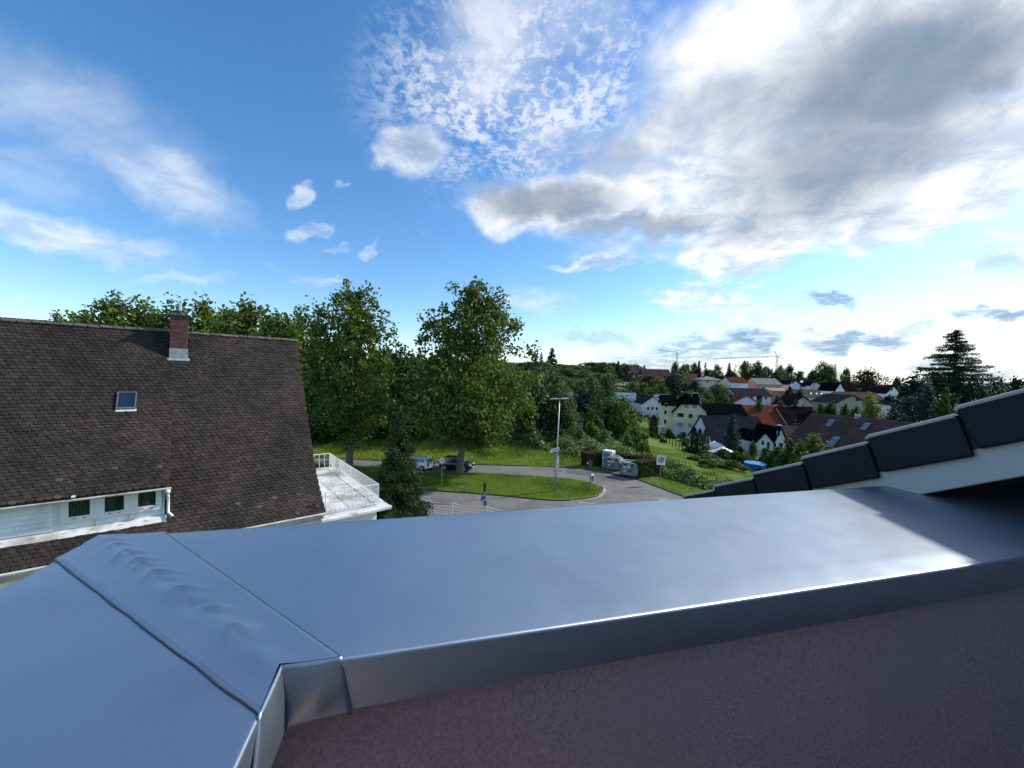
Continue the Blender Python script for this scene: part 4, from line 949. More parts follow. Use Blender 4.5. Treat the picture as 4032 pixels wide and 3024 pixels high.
# ------------------------------------------------------------------ trees close by
def limb_tree(root, H, crown, cs, trunk_r, fork, bark, nb=26, lean=(0, 0)):
    mb = MB(); top = Vector((lean[0], lean[1], H*.82))
    ax = [Vector((0, 0, -.3)), Vector((0, 0, .35)), Vector((0, 0, fork*.6)), Vector((lean[0]*.3, lean[1]*.3, fork)), top*.6+Vector((0, 0, fork*.2)), top]
    mb.tube(ax, [trunk_r*1.35, trunk_r*1.02, trunk_r*.88, trunk_r*.8, trunk_r*.4, trunk_r*.1], 10)
    mb.build('trunk', bark, root, smooth=True)
    mb = MB()
    for c in cs[rng.choice(len(cs), min(nb, len(cs)), replace=False)]:
        c = Vector(c); h0 = fork + max(0, c.z-fork)*random.uniform(.25, .6); s = Vector((lean[0]*h0/H, lean[1]*h0/H, min(h0, H*.75)))
        mid = s.lerp(c, .5)+Vector((0, 0, -.04*(c-s).length)); r = trunk_r*.32*(1-h0/H*.7)
        mb.tube([s, mid, c], [r, r*.6, r*.15], 5)
    mb.build('limbs', bark, root)
def plane_tree(label, px, py, top, halfw, ybot, leafmat, n_cl, lean, prof, seed, xoff=0.):
    b = gz(px, py, .12); Y = b.y; H = at(px, top, Y).z; hb = at(px, ybot, Y).z; Rw = halfw*Y/FPX
    t = thing('plane_tree', label, 'tree', (b.x, Y, .08), 0)
    cs, P_ = crown_points(n_cl, 46, prof, .23, .066, seed, .62)
    S = np.array([Rw, Rw*.95, H-hb]); off = np.array([xoff*Y/FPX, 0, hb])
    cs = cs*S+off; P_ = P_*S+off
    V, F = leaves(P_, .21, .35, .62)
    limb_tree(t, H, None, cs, .42, hb*.9, BARK, 60, lean)
    link('crown', npmesh('crown', V, F), leafmat, t)
    return t
def pl_(pts): return lambda h: float(np.interp(h, [p[0] for p in pts], [p[1] for p in pts]))
profA = pl_(((0, .35), (.08, .75), (.2, 1.), (.45, .98), (.7, .86), (.87, .68), (.96, .42), (1, .15)))
profB = pl_(((0, .30), (.05, .62), (.14, .95), (.28, 1.), (.5, .86), (.72, .66), (.88, .46), (.97, .28), (1, .1)))
plane_tree('tall plane tree on the grass verge next to the white railing', 1376, 1832, 1165, 178, 1712, LF_PLANE, 350, (.5, .3), profA, 1, 0)
plane_tree('tallest broad plane tree standing by the dark blue car', 1812, 1862, 1152, 275, 1742, LF_PLANE2, 560, (1.0, .2), profB, 2, 36)
# spruce in front of the road
b = at(1568, 2050, 24.0); Hs = at(1563, 1600, 24).z; t = thing('spruce', 'ragged dark spruce with bare brown tip standing beside the white terrace', 'tree', (b.x, 24, 0))
mb = MB(); mb.tube([(0, 0, -.2), (0, 0, Hs*.5), (-.06, 0, Hs-.1)], [.22, .13, .025], 9); mb.build('trunk', BARKD, t)
PT = []; DR = []; bm_ = MB()
z = .5
while z < Hs*.965:
    f = 1-z/Hs; rad = 2.75*f**.92*(1 if f > .12 else .8)+.12
    for k in range(int(5+9*f)):
        th = random.random()*6.283; rl_ = rad*random.uniform(.55, 1.08); dr = -.25-.25*random.random()
        n = int(20+95*rl_)
        u = rng.random(n)**.6; x = u*rl_
        zz = z + x*dr + .18*x*x/max(rl_, .3)
        side = rng.normal(size=n)*.16*(.4+u); hang = -np.abs(rng.normal(size=n))*.14*(.3+u)
        PT.append(np.stack([math.cos(th)*x-math.sin(th)*side, math.sin(th)*x+math.cos(th)*side, zz+hang], -1))
        d_ = np.stack([np.full(n, math.cos(th)), np.full(n, math.sin(th)), np.full(n, -.45)], -1)+np.stack([-math.sin(th)*np.sign(side)*.7, math.cos(th)*np.sign(side)*.7, np.zeros(n)], -1); DR.append(d_)
        bm_.tube([(0, 0, z), (math.cos(th)*rl_*.9, math.sin(th)*rl_*.9, z+.9*rl_*dr+.1*rl_)], [.022, .006], 4, False)
    z += .16
PT = np.concatenate(PT); DR = np.concatenate(DR)
V, F = leaves(PT, .085, .2, .30, DR); link('crown', npmesh('crown', V, F), LF_SPRUCE, t); bm_.build('branches', BARKD, t)
# dead brown leader
PT = np.array([(rng.normal()*.10*(1-k), rng.normal()*.10*(1-k), Hs-.75+.72*k) for k in rng.random(380)]); V, F = leaves(PT, .06, -.5, .2, np.tile([0, 0, -1.], (len(PT), 1)))
link('dead_tip', npmesh('dead_tip', V, F), M('dead_twig', (.11, .075, .055), (.16, .11, .08), scale=5, rough=.9, isl=.3), t)

# ------------------------------------------------------------------ shared tree shapes for everything further off
def arch_broad(seed, prof, n=95, per=26, ls=.062, lob=.3, asp=1.):
    cs, P_ = crown_points(int(n*min(3.4, max(1.2, asp*.85))), per, prof, lob, .10, seed, .6); P_[:, 2] = P_[:, 2]*asp
    P_[:, 2] += rng.normal(size=len(P_))*.06; V, F = leaves(P_, ls, .35, .65); V[:, 2] /= asp; return npmesh('crown', V, F)
def arch_conifer(droop, n_w, spread, dens, ls=.05, gap=0., pw=.85, asp=3.):
    PT = []; DR = []; n_w = int(n_w*min(1.5, max(.6, asp/3)))
    for i in range(n_w):
        h = .04+.94*(i/n_w)**.95; f = 1-h; rad = spread*f**pw+.02
        for k in range(int(4+6*f)):
            th = random.random()*6.283; rl_ = rad*random.uniform(.6, 1.05); n = int(6+dens*rl_)
            u = rng.random(n)**.7; x = u*rl_; side = rng.normal(size=n)*.11*(.3+u); zz = h*asp+x*droop*.5+rng.normal(size=n)*.03
            PT.append(np.stack([math.cos(th)*x-math.sin(th)*side, math.sin(th)*x+math.cos(th)*side, zz], -1)); DR.append(np.tile([math.cos(th), math.sin(th), -.2], (n, 1)))
    V, F = leaves(np.concatenate(PT), ls*1.6, .3, .4, np.concatenate(DR)); V[:, 2] /= asp; return npmesh('crown', V, F)
def arch_column(n=3200, asp=6.):
    h = rng.random(n); th = rng.random(n)*6.283; r = np.clip(np.sin(np.pi*np.minimum(1, h*.8+.2))**.55*(.75+.3*rng.random(n)), .03, 1)*(1+.12*np.sin(3*th+9*h))
    V, F = leaves(np.stack([r*np.cos(th), r*np.sin(th), h*asp], -1), .16, .3, .45, np.tile([0, 0, 1.], (n, 1))); V[:, 2] /= asp; return npmesh('crown', V, F)
bushp = lambda h: max(.05, (1-h**2.2))**.6
KIND = {('B', 0): lambda s: arch_broad(0, dome, asp=s), ('B', 1): lambda s: arch_broad(1, oval, lob=.35, asp=s), ('B', 2): lambda s: arch_broad(2, dome, lob=.45, asp=s), ('B', 3): lambda s: arch_broad(3, profB, asp=s), ('B', 4): lambda s: arch_broad(4, profA, lob=.4, asp=s),
    ('U', 0): lambda s: arch_broad(20, bushp, 70, 26, .10, .35, s), ('U', 1): lambda s: arch_broad(21, bushp, 80, 26, .09, .45, s), ('U', 2): lambda s: arch_broad(22, dome, 70, 26, .10, .35, s),
    ('C', 0): lambda s: arch_conifer(-.6, 26, 1., 30, asp=s), ('C', 1): lambda s: arch_conifer(-.2, 20, 1., 26, asp=s), ('C', 2): lambda s: arch_conifer(-.5, 30, 1., 40, .045, asp=s),
    ('T', 0): lambda s: arch_column(asp=s), ('W', 0): lambda s: arch_broad(31, lambda h: max(.05, (1-h**2.6))**.55, 170, 34, .05, .25, s)}
SHAPES = {}
def shape(kind, asp):
    b_ = min((.8, 1.3, 2., 3., 4.2, 6., 9.), key=lambda q: abs(math.log(q/max(asp, .1))))
    if (kind, b_) not in SHAPES: SHAPES[(kind, b_)] = KIND[kind](b_)
    return SHAPES[(kind, b_)]
BR = [('B', i) for i in range(5)]; BU = [('U', i) for i in range(3)]; CO = [('C', i) for i in range(3)]; TH = [('T', 0)]; WI = [('W', 0)]
tm = MB(); tm.tube([(0, 0, -.15), (0, 0, .3), (.01, 0, .7)], [1, .75, .3], 7); o = tm.build('trunk', BARK); TRK = o.data; bpy.data.objects.remove(o)
def far_tree(name, label, px, ytop, Y, wpx, mesh, mat, group=None, base=0.0, cat='tree', trunk=True, zb=None, bark=None, dep=1.0):
    p = at(px, ytop, Y); z0 = tz(p.x, Y) if zb is None else zb; H = max(p.z-z0, .8); Rw = wpx*.5*Y/FPX
    t = thing(name, label, cat, (p.x, Y, z0), random.random()*6.28, group)
    mesh = shape(mesh, H*(1-base)/Rw); c = bpy.data.objects.new('crown', mesh); col.objects.link(c); c.parent = t
    if not mesh.materials: mesh.materials.append(LF_MID)
    c.material_slots[0].link = 'OBJECT'; c.material_slots[0].material = mat
    c.scale = (Rw, Rw*dep, H*(1-base)); c.location = (0, 0, H*base)
    if trunk:
        k = bpy.data.objects.new('trunk', TRK); col.objects.link(k); k.parent = t; r = max(.06, min(.4, Rw*.09)); k.scale = (r, r, H)
        if bark: k.material_slots[0].link = 'OBJECT'; k.material_slots[0].material = bark
    return t
# row of trees behind the steep roof
g = 'leafy trees in a row behind the steep tiled roof'
RL = ['small sparse tree top showing over the ridge far from the chimney', 'spreading tree over the ridge next to the small sparse tree top', 'airy tree over the ridge with sky showing through its crown', 'rounded tree over the ridge between the airy tree and the chimney', 'tree directly behind the brick chimney of the steep roof', 'broad tree over the ridge just past the chimney towards the gable', 'broadest tree over the ridge between chimney and gable end', 'tree rising just behind the gable end of the steep roof', 'tree between the gable end and the left plane tree', 'set back tree between the chimney and the broadest ridge tree', 'dark tree hidden behind the crown of the left plane tree']
for i, (x, y, Y, w) in enumerate(((215, 1235, 70, 120), (330, 1215, 66, 210), (445, 1168, 62, 190), (565, 1195, 66, 230), (690, 1200, 62, 200), (800, 1188, 66, 230), (985, 1178, 62, 270), (1100, 1235, 60, 200), (1185, 1225, 66, 190), (890, 1215, 72, 200), (1260, 1330, 72, 220))):
    far_tree('lime_tree', RL[i], x, y+22, Y, w*1.15, BR[(i*2) % 5], LF_PLANE if i % 3 else LF_PLANE2, g, .14)
g = 'dark trees filling the gap between the two plane trees'
for i, (x, y, Y, w) in enumerate(((1480, 1345, 62, 200), (1580, 1330, 70, 230), (1660, 1370, 64, 220), (1390, 1400, 58, 260), (1750, 1420, 60, 260), (1250, 1480, 56, 200), (1540, 1500, 60, 240), (1330, 1300, 66, 200))):
    far_tree('maple_tree', 'tree in the dark woods behind the two plane trees', x, y+50, Y, w, BR[i % 5], LF_DEEP if i % 2 else LF_MID, g, .10)
g = 'leafy trees behind the tallest plane tree'
for i, (x, y, Y, w) in enumerate(((1960, 1440, 74, 220), (2050, 1520, 74, 160), (1880, 1500, 70, 240), (2010, 1560, 66, 200))):
    far_tree('ash_tree', 'leafy tree behind the right side of the tallest plane tree', x, y, Y, w, BR[(i+1) % 5], LF_MID, g, .06)
far_tree('willow_tree', 'big grey green willow bush between the tallest plane tree and the lamp', 2140, 1462, 62, 235, WI[0], LF_WILL, None, .0)
far_tree('willow_tree', 'low spreading willow at the right foot of the big willow bush', 2215, 1560, 60, 140, WI[0], LF_WILL, None, .0)

# thicket, hedges
path = [(-18, 63, 4.5, 1.9), (-6, 62.5, 5.5, 2.1), (4, 61, 6, 2.3), (11, 55.5, 5.0, 2.2), (16.2, 49, 3.0, 1.9), (20, 43.8, 2.5, 1.7), (23.5, 38, 2.1, 1.5), (27, 32.5, 2.0, 1.4)]
PT = []; 
for _ in range(15000):
    s = random.random()*(len(path)-1); i = int(s); f = s-i; a, b_ = path[i], path[i+1]
    if i < 2 and random.random() < .2: continue
    x, y, w, h = (a[k]+(b_[k]-a[k])*f for k in range(4)); dx, dy = b_[0]-a[0], b_[1]-a[1]; l = math.hypot(dx, dy); q = random.uniform(-1, 1)
    X_, Y_ = x-dy/l*q*w, y+dx/l*q*w
    hh = h*max(.15, 1-abs(q)**3)*(.62+.38*math.sin(X_*1.9+2*math.sin(Y_*1.3))*math.sin(Y_*1.6)+.12*random.random())
    PT.append((X_, Y_, hh*random.uniform(.75, 1.0) if random.random() < .75 else hh*random.random()))
PT = np.array(PT); PT[:, 2] += terr(PT[:, 0], PT[:, 1]); PT = np.repeat(PT, 8, 0)+rng.normal(size=(len(PT)*8, 3))*np.array([.26, .26, .10])
V, F = leaves(PT, .13, .9, .62); struct(link('thicket', npmesh('thicket', V, F), LF_KNOT), 'stuff')
def hedge(label, a, b_, w, h, mat, name='hedge', z=None, dens=900):
    a, b_ = Vector(a), Vector(b_); l = (b_-a).length; t = thing(name, label, 'hedge', ((a.x+b_.x)/2, (a.y+b_.y)/2, 0), math.atan2(b_.y-a.y, b_.x-a.x))
    z0 = tz((a.x+b_.x)/2, (a.y+b_.y)/2) if z is None else z; t.location.z = z0
    m_ = MB(); m_.box(-l/2+.1, l/2-.1, -w/2+.1, w/2-.1, -.3, h-.1); m_.build('twigs', M('hedge_core', (.03, .035, .012), rough=.9), t)
    n = int(dens*(l*h*2+w*h*2+l*w)); P_ = []
    A = np.array([l*h, l*h, w*h, w*h, l*w]); ch_ = rng.choice(5, n, p=A/A.sum()); u = rng.uniform(-.5, .5, n); v = rng.random(n)
    X_ = np.where(ch_ < 2, u*l, np.where(ch_ == 2, -l/2, np.where(ch_ == 3, l/2, u*l))); Y_ = np.where(ch_ == 0, -w/2, np.where(ch_ == 1, w/2, np.where(ch_ < 4, u*w, (v-.5)*w))); Z_ = np.where(ch_ == 4, h, v*h)
    bump = .05*np.sin(X_*5+Z_*3)*np.sin(Z_*6+Y_*4); P_ = np.stack([X_+rng.normal(size=n)*.035, Y_+rng.normal(size=n)*.035+np.where(ch_ == 0, -bump, bump), Z_+rng.normal(size=n)*.04+bump], -1)
    V, F = leaves(P_, .055, .3, .6); link('foliage', npmesh('foliage', V, F), mat, t); return t
hedge('brownish clipped hedge to the left of the clothes bank', (9.0, 46.9), (11.0, 47.8), 1.1, 1.65, LF_HEDGE)
hedge('long brownish clipped hedge running behind the bottle banks', (11.0, 48.2), (17.0, 44.9), 1.0, 1.65, LF_HEDGE)
hedge('clipped hedge block closing the container bay next to the zone sign', (13.9, 42.3), (16.9, 44.0), 1.3, 1.75, LF_HEDGE)
hedge('bright yellow green hedge on the slope behind the left plane tree', (-33, 57), (-25, 61), 1.4, 1.9, LF_HEDGE2, dens=400)

# ------------------------------------------------------------------ houses
def C4(x, y): return 2500+x/2.765, 1300+y/2.765
def C5(x, y): return 3200+x/2.553, 1250+y/2.553
def C2(x, y): return 2050+x/3.687, 1380+y/3.687
def C3(x, y): return 2550+x/4.74, 1500+y/4.74
def CB(x, y): return 2950+x/4.0218, 1500+y/4.0218
def CT(x, y): return 2600+x/3.16, 1350+y/3.16
WALLS = dict(white=(.78, .80, .82), cream=(.72, .68, .52), yellow=(.80, .77, .48), pink=(.62, .30, .22), grey=(.36, .37, .37), beige=(.45, .42, .33), brick=(.30, .14, .10), bluew=(.74, .79, .85), rose=(.55, .46, .44))
ROOFSC = dict(black=(.009, .008, .010), brown=(.095, .062, .055), red=(.20, .06, .035), grey=(.032, .033, .042), lgrey=(.24, .24, .25), dbrown=(.022, .015, .016), rust=(.11, .045, .033), tan=(.34, .30, .25), gbrown=(.10, .085, .075))
def wallm(k): return M('wall_'+k, WALLS[k], tuple(x*.9 for x in WALLS[k]), scale=.6, rough=.9, spec=.2, c3=tuple(x*.8 for x in WALLS[k]), s3=.25)
def roofm(k):
    if 'roof_'+k in MATS: return MATS['roof_'+k]
    c = ROOFSC[k]; mt = M('roof_'+k, c, tuple(x*.75 for x in c), scale=2.5, rough=.9, spec=0., c3=tuple(x*1.2 for x in c), s3=.5)
    t = mt.node_tree; g = t.nodes.new('ShaderNodeNewGeometry'); w = t.nodes.new('ShaderNodeTexWave'); w.bands_direction = 'Z'; w.inputs['Scale'].default_value = 1.55; w.wave_profile = 'SAW'; w.inputs['Distortion'].default_value = .6; w.inputs['Detail Scale'].default_value = 4
    t.links.new(g.outputs['Position'], w.inputs[0]); bn = t.nodes.new('ShaderNodeBump'); bn.inputs['Strength'].default_value = .9; bn.inputs['Distance'].default_value = .06; t.links.new(w.outputs[1], bn.inputs['Height']); t.links.new(bn.outputs[0], t.nodes['Principled BSDF'].inputs['Normal'])
    return mt
SHUT = M('roller_shutter', (.34, .35, .37), (.28, .29, .31), scale=8, rough=.6, stretch=(.3, .3, 6)); SKYL = glass('skylight_glass', (.16, .22, .26), .08)
def slab(faces, th, name, mat, parent):
    me = bpy.data.meshes.new(name); V = []; F = []
    for f in faces: n = len(V); V += [tuple(p) for p in f]; F.append(tuple(range(n, n+len(f))))
    me.from_pydata(V, [], F); bm = bmesh.new(); bm.from_mesh(me); bmesh.ops.remove_doubles(bm, verts=bm.verts, dist=.001); bmesh.ops.recalc_face_normals(bm, faces=bm.faces)
    if sum(f.normal.z for f in bm.faces) < 0: bmesh.ops.reverse_faces(bm, faces=bm.faces)
    bm.to_mesh(me); bm.free()
    o = link(name, me, mat, parent); s = o.modifiers.new('s', 'SOLIDIFY'); s.thickness = th; s.offset = -1; return o
def house(label, cat, cv, x0, x1, yb, ye, yr, Y, ridge, dep, wall, roof, wins=(), shut=(), rot=0, hip=0., half=0., ov=.35, flat_=False, root=None, group=None, name='house', chim=None, sky=(), rx=None, wallmat=None, pre='', solar=(), world=None):
    (X0, YB), (X1, _), (_, YE), (_, YR) = cv(x0, yb), cv(x1, yb), cv(x0, ye), cv(x0, yr)
    xc = (X0+X1)/2; pb = at(xc, YB, Y); kf = math.cos(rot)-pb.x/Y*math.sin(rot); w = (X1-X0)*Y/FPX/kf; zb = pb.z; ze = at(xc, YE, Y).z; rd = Y+dep/2 if ridge == 'x' else Y
    zr = at(xc, YR, rd).z
    if world: cx_, cy_, zb, w, ze, zr = world; pb = Vector((cx_, cy_, zb)); Y = cy_
    if root is None: t = thing(name, label, cat, (pb.x, Y, zb), rot, group); off = Vector((0, 0, 0))
    else: t = root; off = Matrix.Rotation(-root.rotation_euler.z, 3, 'Z') @ (Vector((pb.x, Y, zb))-Vector(root.location))
    he, hr = ze-zb, zr-zb; a = w/2; wm = wallmat or wallm(wall)
    q = lambda x, y, z: Vector((x, y, z))+off
    m_ = MB()
    if flat_: m_.prism([q(-a, 0, -5), q(a, 0, -5), q(a, 0, he), q(-a, 0, he)], (0, dep, 0))
    elif ridge == 'y':
        k = half; m_.prism([q(-a, 0, -5), q(a, 0, -5), q(a, 0, he), q(a*k, 0, hr-(hr-he)*k-.02), q(-a*k, 0, hr-(hr-he)*k-.02), q(-a, 0, he)] if k else [q(-a, 0, -5), q(a, 0, -5), q(a, 0, he), q(0, 0, hr-.03), q(-a, 0, he)], (0, dep, 0))
    else:
        e = hip; pts = [q(-a, 0, -5), q(-a, dep, -5), q(-a, dep, he), q(-a, dep/2, hr-.03 if not e else he), q(-a, 0, he)]; m_.prism(pts, (w, 0, 0))
    wo_ = m_.build(pre+'wall', wm, t)
    rm = roofm(roof)
    if flat_: mm = MB(); mm.box(-a-ov+off.x, a+ov+off.x, -ov+off.y, dep+ov+off.y, he+off.z, he+.22+off.z); r_ = mm.build(pre+'roof', rm, t)
    elif ridge == 'y':
        s = (hr-he)/a; eo = ov; zl = he-s*eo
        if half:
            k = half; zk = hr-(hr-he)*k; dh = (hr-zk)/s*1.1
            fs = [[q(-a-eo, -ov, zl), q(-a*k, -ov, zk), q(0, dh-ov, hr), q(0, dep+ov, hr), q(-a-eo, dep+ov, zl)], [q(a+eo, -ov, zl), q(a*k, -ov, zk), q(0, dh-ov, hr), q(0, dep+ov, hr), q(a+eo, dep+ov, zl)], [q(-a*k, -ov, zk), q(a*k, -ov, zk), q(0, dh-ov, hr)]]
        else: fs = [[q(-a-eo, -ov, zl), q(0, -ov, hr), q(0, dep+ov, hr), q(-a-eo, dep+ov, zl)], [q(a+eo, -ov, zl), q(0, -ov, hr), q(0, dep+ov, hr), q(a+eo, dep+ov, zl)]]
        r_ = slab([[p+Vector((0, 0, .12)) for p in f] for f in fs], .2, pre+'roof', rm, t)
    else:
        s = (hr-he)/(dep/2); zl = he-s*ov; i = hip*dep/2 if hip else -ov
        xo = a+ov; fs = [[q(-xo, -ov, zl), q(xo, -ov, zl), q(a-max(i, -ov) if hip else xo, dep/2, hr), q(-a+i if hip else -xo, dep/2, hr)], [q(-xo, dep+ov, zl), q(xo, dep+ov, zl), q(a-i if hip else xo, dep/2, hr), q(-a+i if hip else -xo, dep/2, hr)]]
        if hip: fs += [[q(-xo, -ov, zl), q(-xo, dep+ov, zl), q(-a+i, dep/2, hr)], [q(xo, -ov, zl), q(xo, dep+ov, zl), q(a-i, dep/2, hr)]]
        r_ = slab([[p+Vector((0, 0, .12)) for p in f] for f in fs], .2, pre+'roof', rm, t)
    for lst, pm in ((wins, GLS), (shut, SHUT)):
        for u0, v0, u1, v1 in lst:
            (A, T_), (B_, Bt) = cv(u0, v0), cv(u1, v1); xa, xb = (A-xc)*Y/FPX/kf, (B_-xc)*Y/FPX/kf; za, zb2 = at(xc, Bt, Y).z-zb, at(xc, T_, Y).z-zb
            m_ = MB(); m_.box(xa-.07+off.x, xb+.07+off.x, -.04+off.y, .05+off.y, za-.07+off.z, zb2+.07+off.z); wn = m_.build('window', WHITE, t)
            m_ = MB(); m_.box(xa+off.x, xb+off.x, -.055+off.y, -.035+off.y, za+off.z, zb2+off.z); m_.build('pane' if pm is GLS else 'shutter', pm, wn)
    for lst, pm in ((sky, SKYL), (solar, M('bright_sheet', (.8, .82, .82), (.7, .72, .73), rough=.15, spec=.8))):
        for u0, v0, u1, v1 in lst:            # panes lying on the front slope
            s = (hr-he)/(dep/2); Rz = Matrix.Rotation(rot, 3, 'Z'); n_ = Rz @ Vector((0, -s, 1)); p0 = Vector((pb.x, Y, zb+he+(.16 if not world else .38))); pts = []
            cor = ((u0, v1), (u1, v1), (u1, v0), (u0, v0)) if not isinstance(u0, tuple) else (u0, v0, u1, v1)
            for uv in cor:
                d = ray(*cv(*uv)); k = (p0-Vector((0, 0, CZ))).dot(n_)/d.dot(n_); p = Vector((0, 0, CZ))+d*k; pts.append(Rz.inverted() @ (p-Vector(t.location)))
            nrm = Vector((0, -s, 1)).normalized(); m_ = MB(); m_.prism(pts, nrm*.06); m_.build('roof_window', pm, t)
    if chim:
        for u, v0, v1, cw in chim:
            (A, T_), (_, Bt) = cv(u, v0), cv(u, v1); xa = (A-xc)*Y/FPX; zt_ = at(xc, T_, rd).z-zb; zl_ = at(xc, Bt, rd).z-zb-1.0
            m_ = MB(); yy = (dep/2 if ridge == 'x' else dep*.4); m_.box(xa-cw/2+off.x, xa+cw/2+off.x, yy-.3+off.y, yy+.3+off.y, zl_+off.z, zt_+off.z); cn = m_.build('chimney', wallm('grey') if cw < .4 else roofm('dbrown'), t)
            m_ = MB(); m_.box(xa-cw/2-.08+off.x, xa+cw/2+.08+off.x, yy-.38+off.y, yy+.38+off.y, zt_+off.z, zt_+.1+off.z); m_.build('cap', wallm('white'), cn)
    return t
# the yellow farmhouse, its side wing and barn
yh = house('pale yellow three storey farmhouse with half hipped black roof above gardens', 'house', C3, 475, 1080, 1070, 560, 262, 112, 'y', 12, 'yellow', 'black', half=.58, ov=.7, rot=R(-16),
    wins=((543, 607, 660, 680), (750, 612, 827, 688), (928, 640, 1030, 695), (615, 963, 705, 1065), (712, 1003, 740, 1030), (748, 1003, 776, 1030)), shut=((665, 440, 742, 505), (820, 440, 900, 508), (537, 780, 655, 858), (747, 790, 823, 865), (922, 795, 1025, 870), (928, 620, 1030, 636)), chim=((915, 235, 400, 1.6), (1010, 330, 420, .35)))
house('', '', C3, 262, 520, 1000, 440, 268, 115, 'x', 9, 'yellow', 'black', wins=((303, 425, 345, 485), (300, 550, 343, 625), (297, 725, 340, 800)), root=yh, pre='wing_', ov=.5, rot=R(-16))
m_ = MB(); (A, T_), (B_, Bt) = C3(473, 910), C3(840, 1075); A_ = at(A, Bt, 112)-Vector(yh.location); B2 = at(B_, T_, 112)-Vector(yh.location); m_.box(A_.x, -A_.x, -.05, .03, A_.z-1, B2.z); m_.build('plinth', wallm('bluew'), yh)
m_ = MB(); A_ = at(*C3(245, 882), 110.5)-Vector(yh.location); m_.box(A_.x, A_.x+2.6, -1.5, 1.6, A_.z-.05, A_.z+.12); m_.build('porch_roof', WHITE, yh)
m_ = MB(); m_.box(A_.x+.4, A_.x+.9, -1.3, -1.0, A_.z-3.5, A_.z-.05); m_.build('porch_pier', wallm('bluew'), yh)
house('long black roofed barn joined to the right of the yellow farmhouse', 'barn', C4, 772, 1275, 1105, 1012, 806, 116, 'x', 13, 'rose', 'black', wins=((812, 1035, 838, 1075),), name='barn', ov=.4)
house('barn with the bright orange red tiled roof', 'barn', C4, 1215, 1715, 1110, 1030, 824, 134, 'x', 14, 'white', 'red', name='barn', ov=.4)
house('long barn with dark purple brown roof right of the orange roofed barn', 'barn', C4, 1690, 2420, 1120, 1055, 842, 132, 'x', 14, 'beige', 'dbrown', name='barn', ov=.4)
house('white gabled house with slate grey roof behind the blue spruce', 'house', C4, 850, 1500, 1260, 1225, 940, 96, 'x', 13, 'bluew', 'grey', hip=.0, ov=.3)
house('small white house with black roof and bay window above the pool', 'house', C4, 1515, 1640, 1400, 1195, 1062, 86, 'y', 8, 'bluew', 'black', wins=((1540, 1105, 1568, 1148), (1562, 1230, 1600, 1298)), ov=.3)
swh = house('white gabled cottage with dark porch roof by the blue pool', 'house', C4, 1312, 1500, 1400, 1215, 1118, 83, 'y', 8, 'bluew', 'black', wins=((1372, 1205, 1398, 1248), (1430, 1220, 1462, 1290), (1500, 1225, 1530, 1290)), ov=.25)
house('low house with stepped grey brown tiled roof beside the white cottage', 'house', C4, 1560, 1930, 1350, 1290, 1045, 96, 'x', 10, 'beige', 'gbrown', ov=.3, chim=((1715, 1040, 1100, .9),))
brh = house('large near house with brown tiled roof and tilted skylights', 'house', C5, 60, 790, 1560, 1420, 1000, 46, 'x', 9, 'beige', 'brown', ov=.3, rot=R(-76), world=(38.85, 44.7, -3.6, 14, 3.0, 6.7),
    sky=(((125, 1093), (183, 1098), (228, 1030), (172, 1025)), ((470, 1125), (530, 1135), (592, 1065), (535, 1055)), ((122, 1303), (198, 1310), (287, 1203), (215, 1195))))
for k in range(12):                          # courses of tiles as real steps
    s_ = (6.7-3.0)/4.5; y0_ = -.25+k*.39; m_ = MB(); m_.prism([(-7.28, y0_, 6.6+s_*y0_+.30), (-7.28, y0_+.40, 6.6+s_*(y0_+.40)+.245), (-7.28, y0_+.40, 6.6+s_*(y0_+.4)+.13), (-7.28, y0_, 6.6+s_*y0_+.13)], (14.56, 0, 0)); m_.build('tile_course', roofm('brown'), brh)
m_ = MB(); m_.box(-1.9, -1.45, 4.1, 4.55, 8, 10.75); cn = m_.build('chimney', ZINC, brh)
house('white villa with triangular pediment and three upper windows', 'villa', C4, 78, 300, 985, 800, 722, 140, 'y', 10, 'white', 'grey', wins=((127, 838, 152, 868), (175, 838, 197, 868), (222, 838, 245, 868)), half=0., ov=.3)
house('plain white flat roofed cube house among dark trees', 'house', C2, 1410, 1672, 800, 610, 600, 150, 'x', 9, 'bluew', 'grey', wins=((1430, 643, 1465, 655), (1525, 648, 1563, 660)), flat_=True, ov=.05)
house('low white flat building behind the villa pediment', 'house', C2, 1945, 2170, 720, 645, 640, 155, 'x', 6, 'bluew', 'lgrey', wins=((1975, 665, 2030, 690), (2065, 668, 2110, 690)), flat_=True, ov=.1)
house('little house with orange flat roof edge peeping past the willow', 'house', C2, 640, 775, 820, 600, 572, 118, 'x', 7, 'white', 'red', flat_=True, ov=.15)
house('grey garden shed with pale roof among the slope trees', 'shed', C2, 1005, 1120, 640, 590, 555, 128, 'x', 6, 'grey', 'lgrey', name='shed')
house('weathered blue green shed in the shade under the dark trees', 'shed', C2, 775, 905, 1110, 1020, 990, 80, 'x', 4, 'grey', 'grey', name='shed', wallmat=M('shed_green', (.20, .27, .27), (.15, .2, .2), scale=2))
house('brown roofed terrace house with white upper windows left on the hill', 'house', C2, 1620, 1770, 430, 345, 240, 212, 'x', 10, 'white', 'brown', wins=((1655, 365, 1690, 385), (1715, 365, 1750, 385)))
house('long brown roofed terrace with two white dormers below the small crane', 'house', C2, 1800, 2200, 470, 420, 275, 208, 'x', 11, 'grey', 'brown', wins=((1850, 362, 1905, 400), (2070, 362, 2140, 400)))
house('unfinished flat roofed brick building on the slope', 'house', C4, 548, 680, 560, 482, 475, 192, 'x', 8, 'brick', 'tan', wins=((640, 525, 668, 555),), flat_=True, ov=.2)
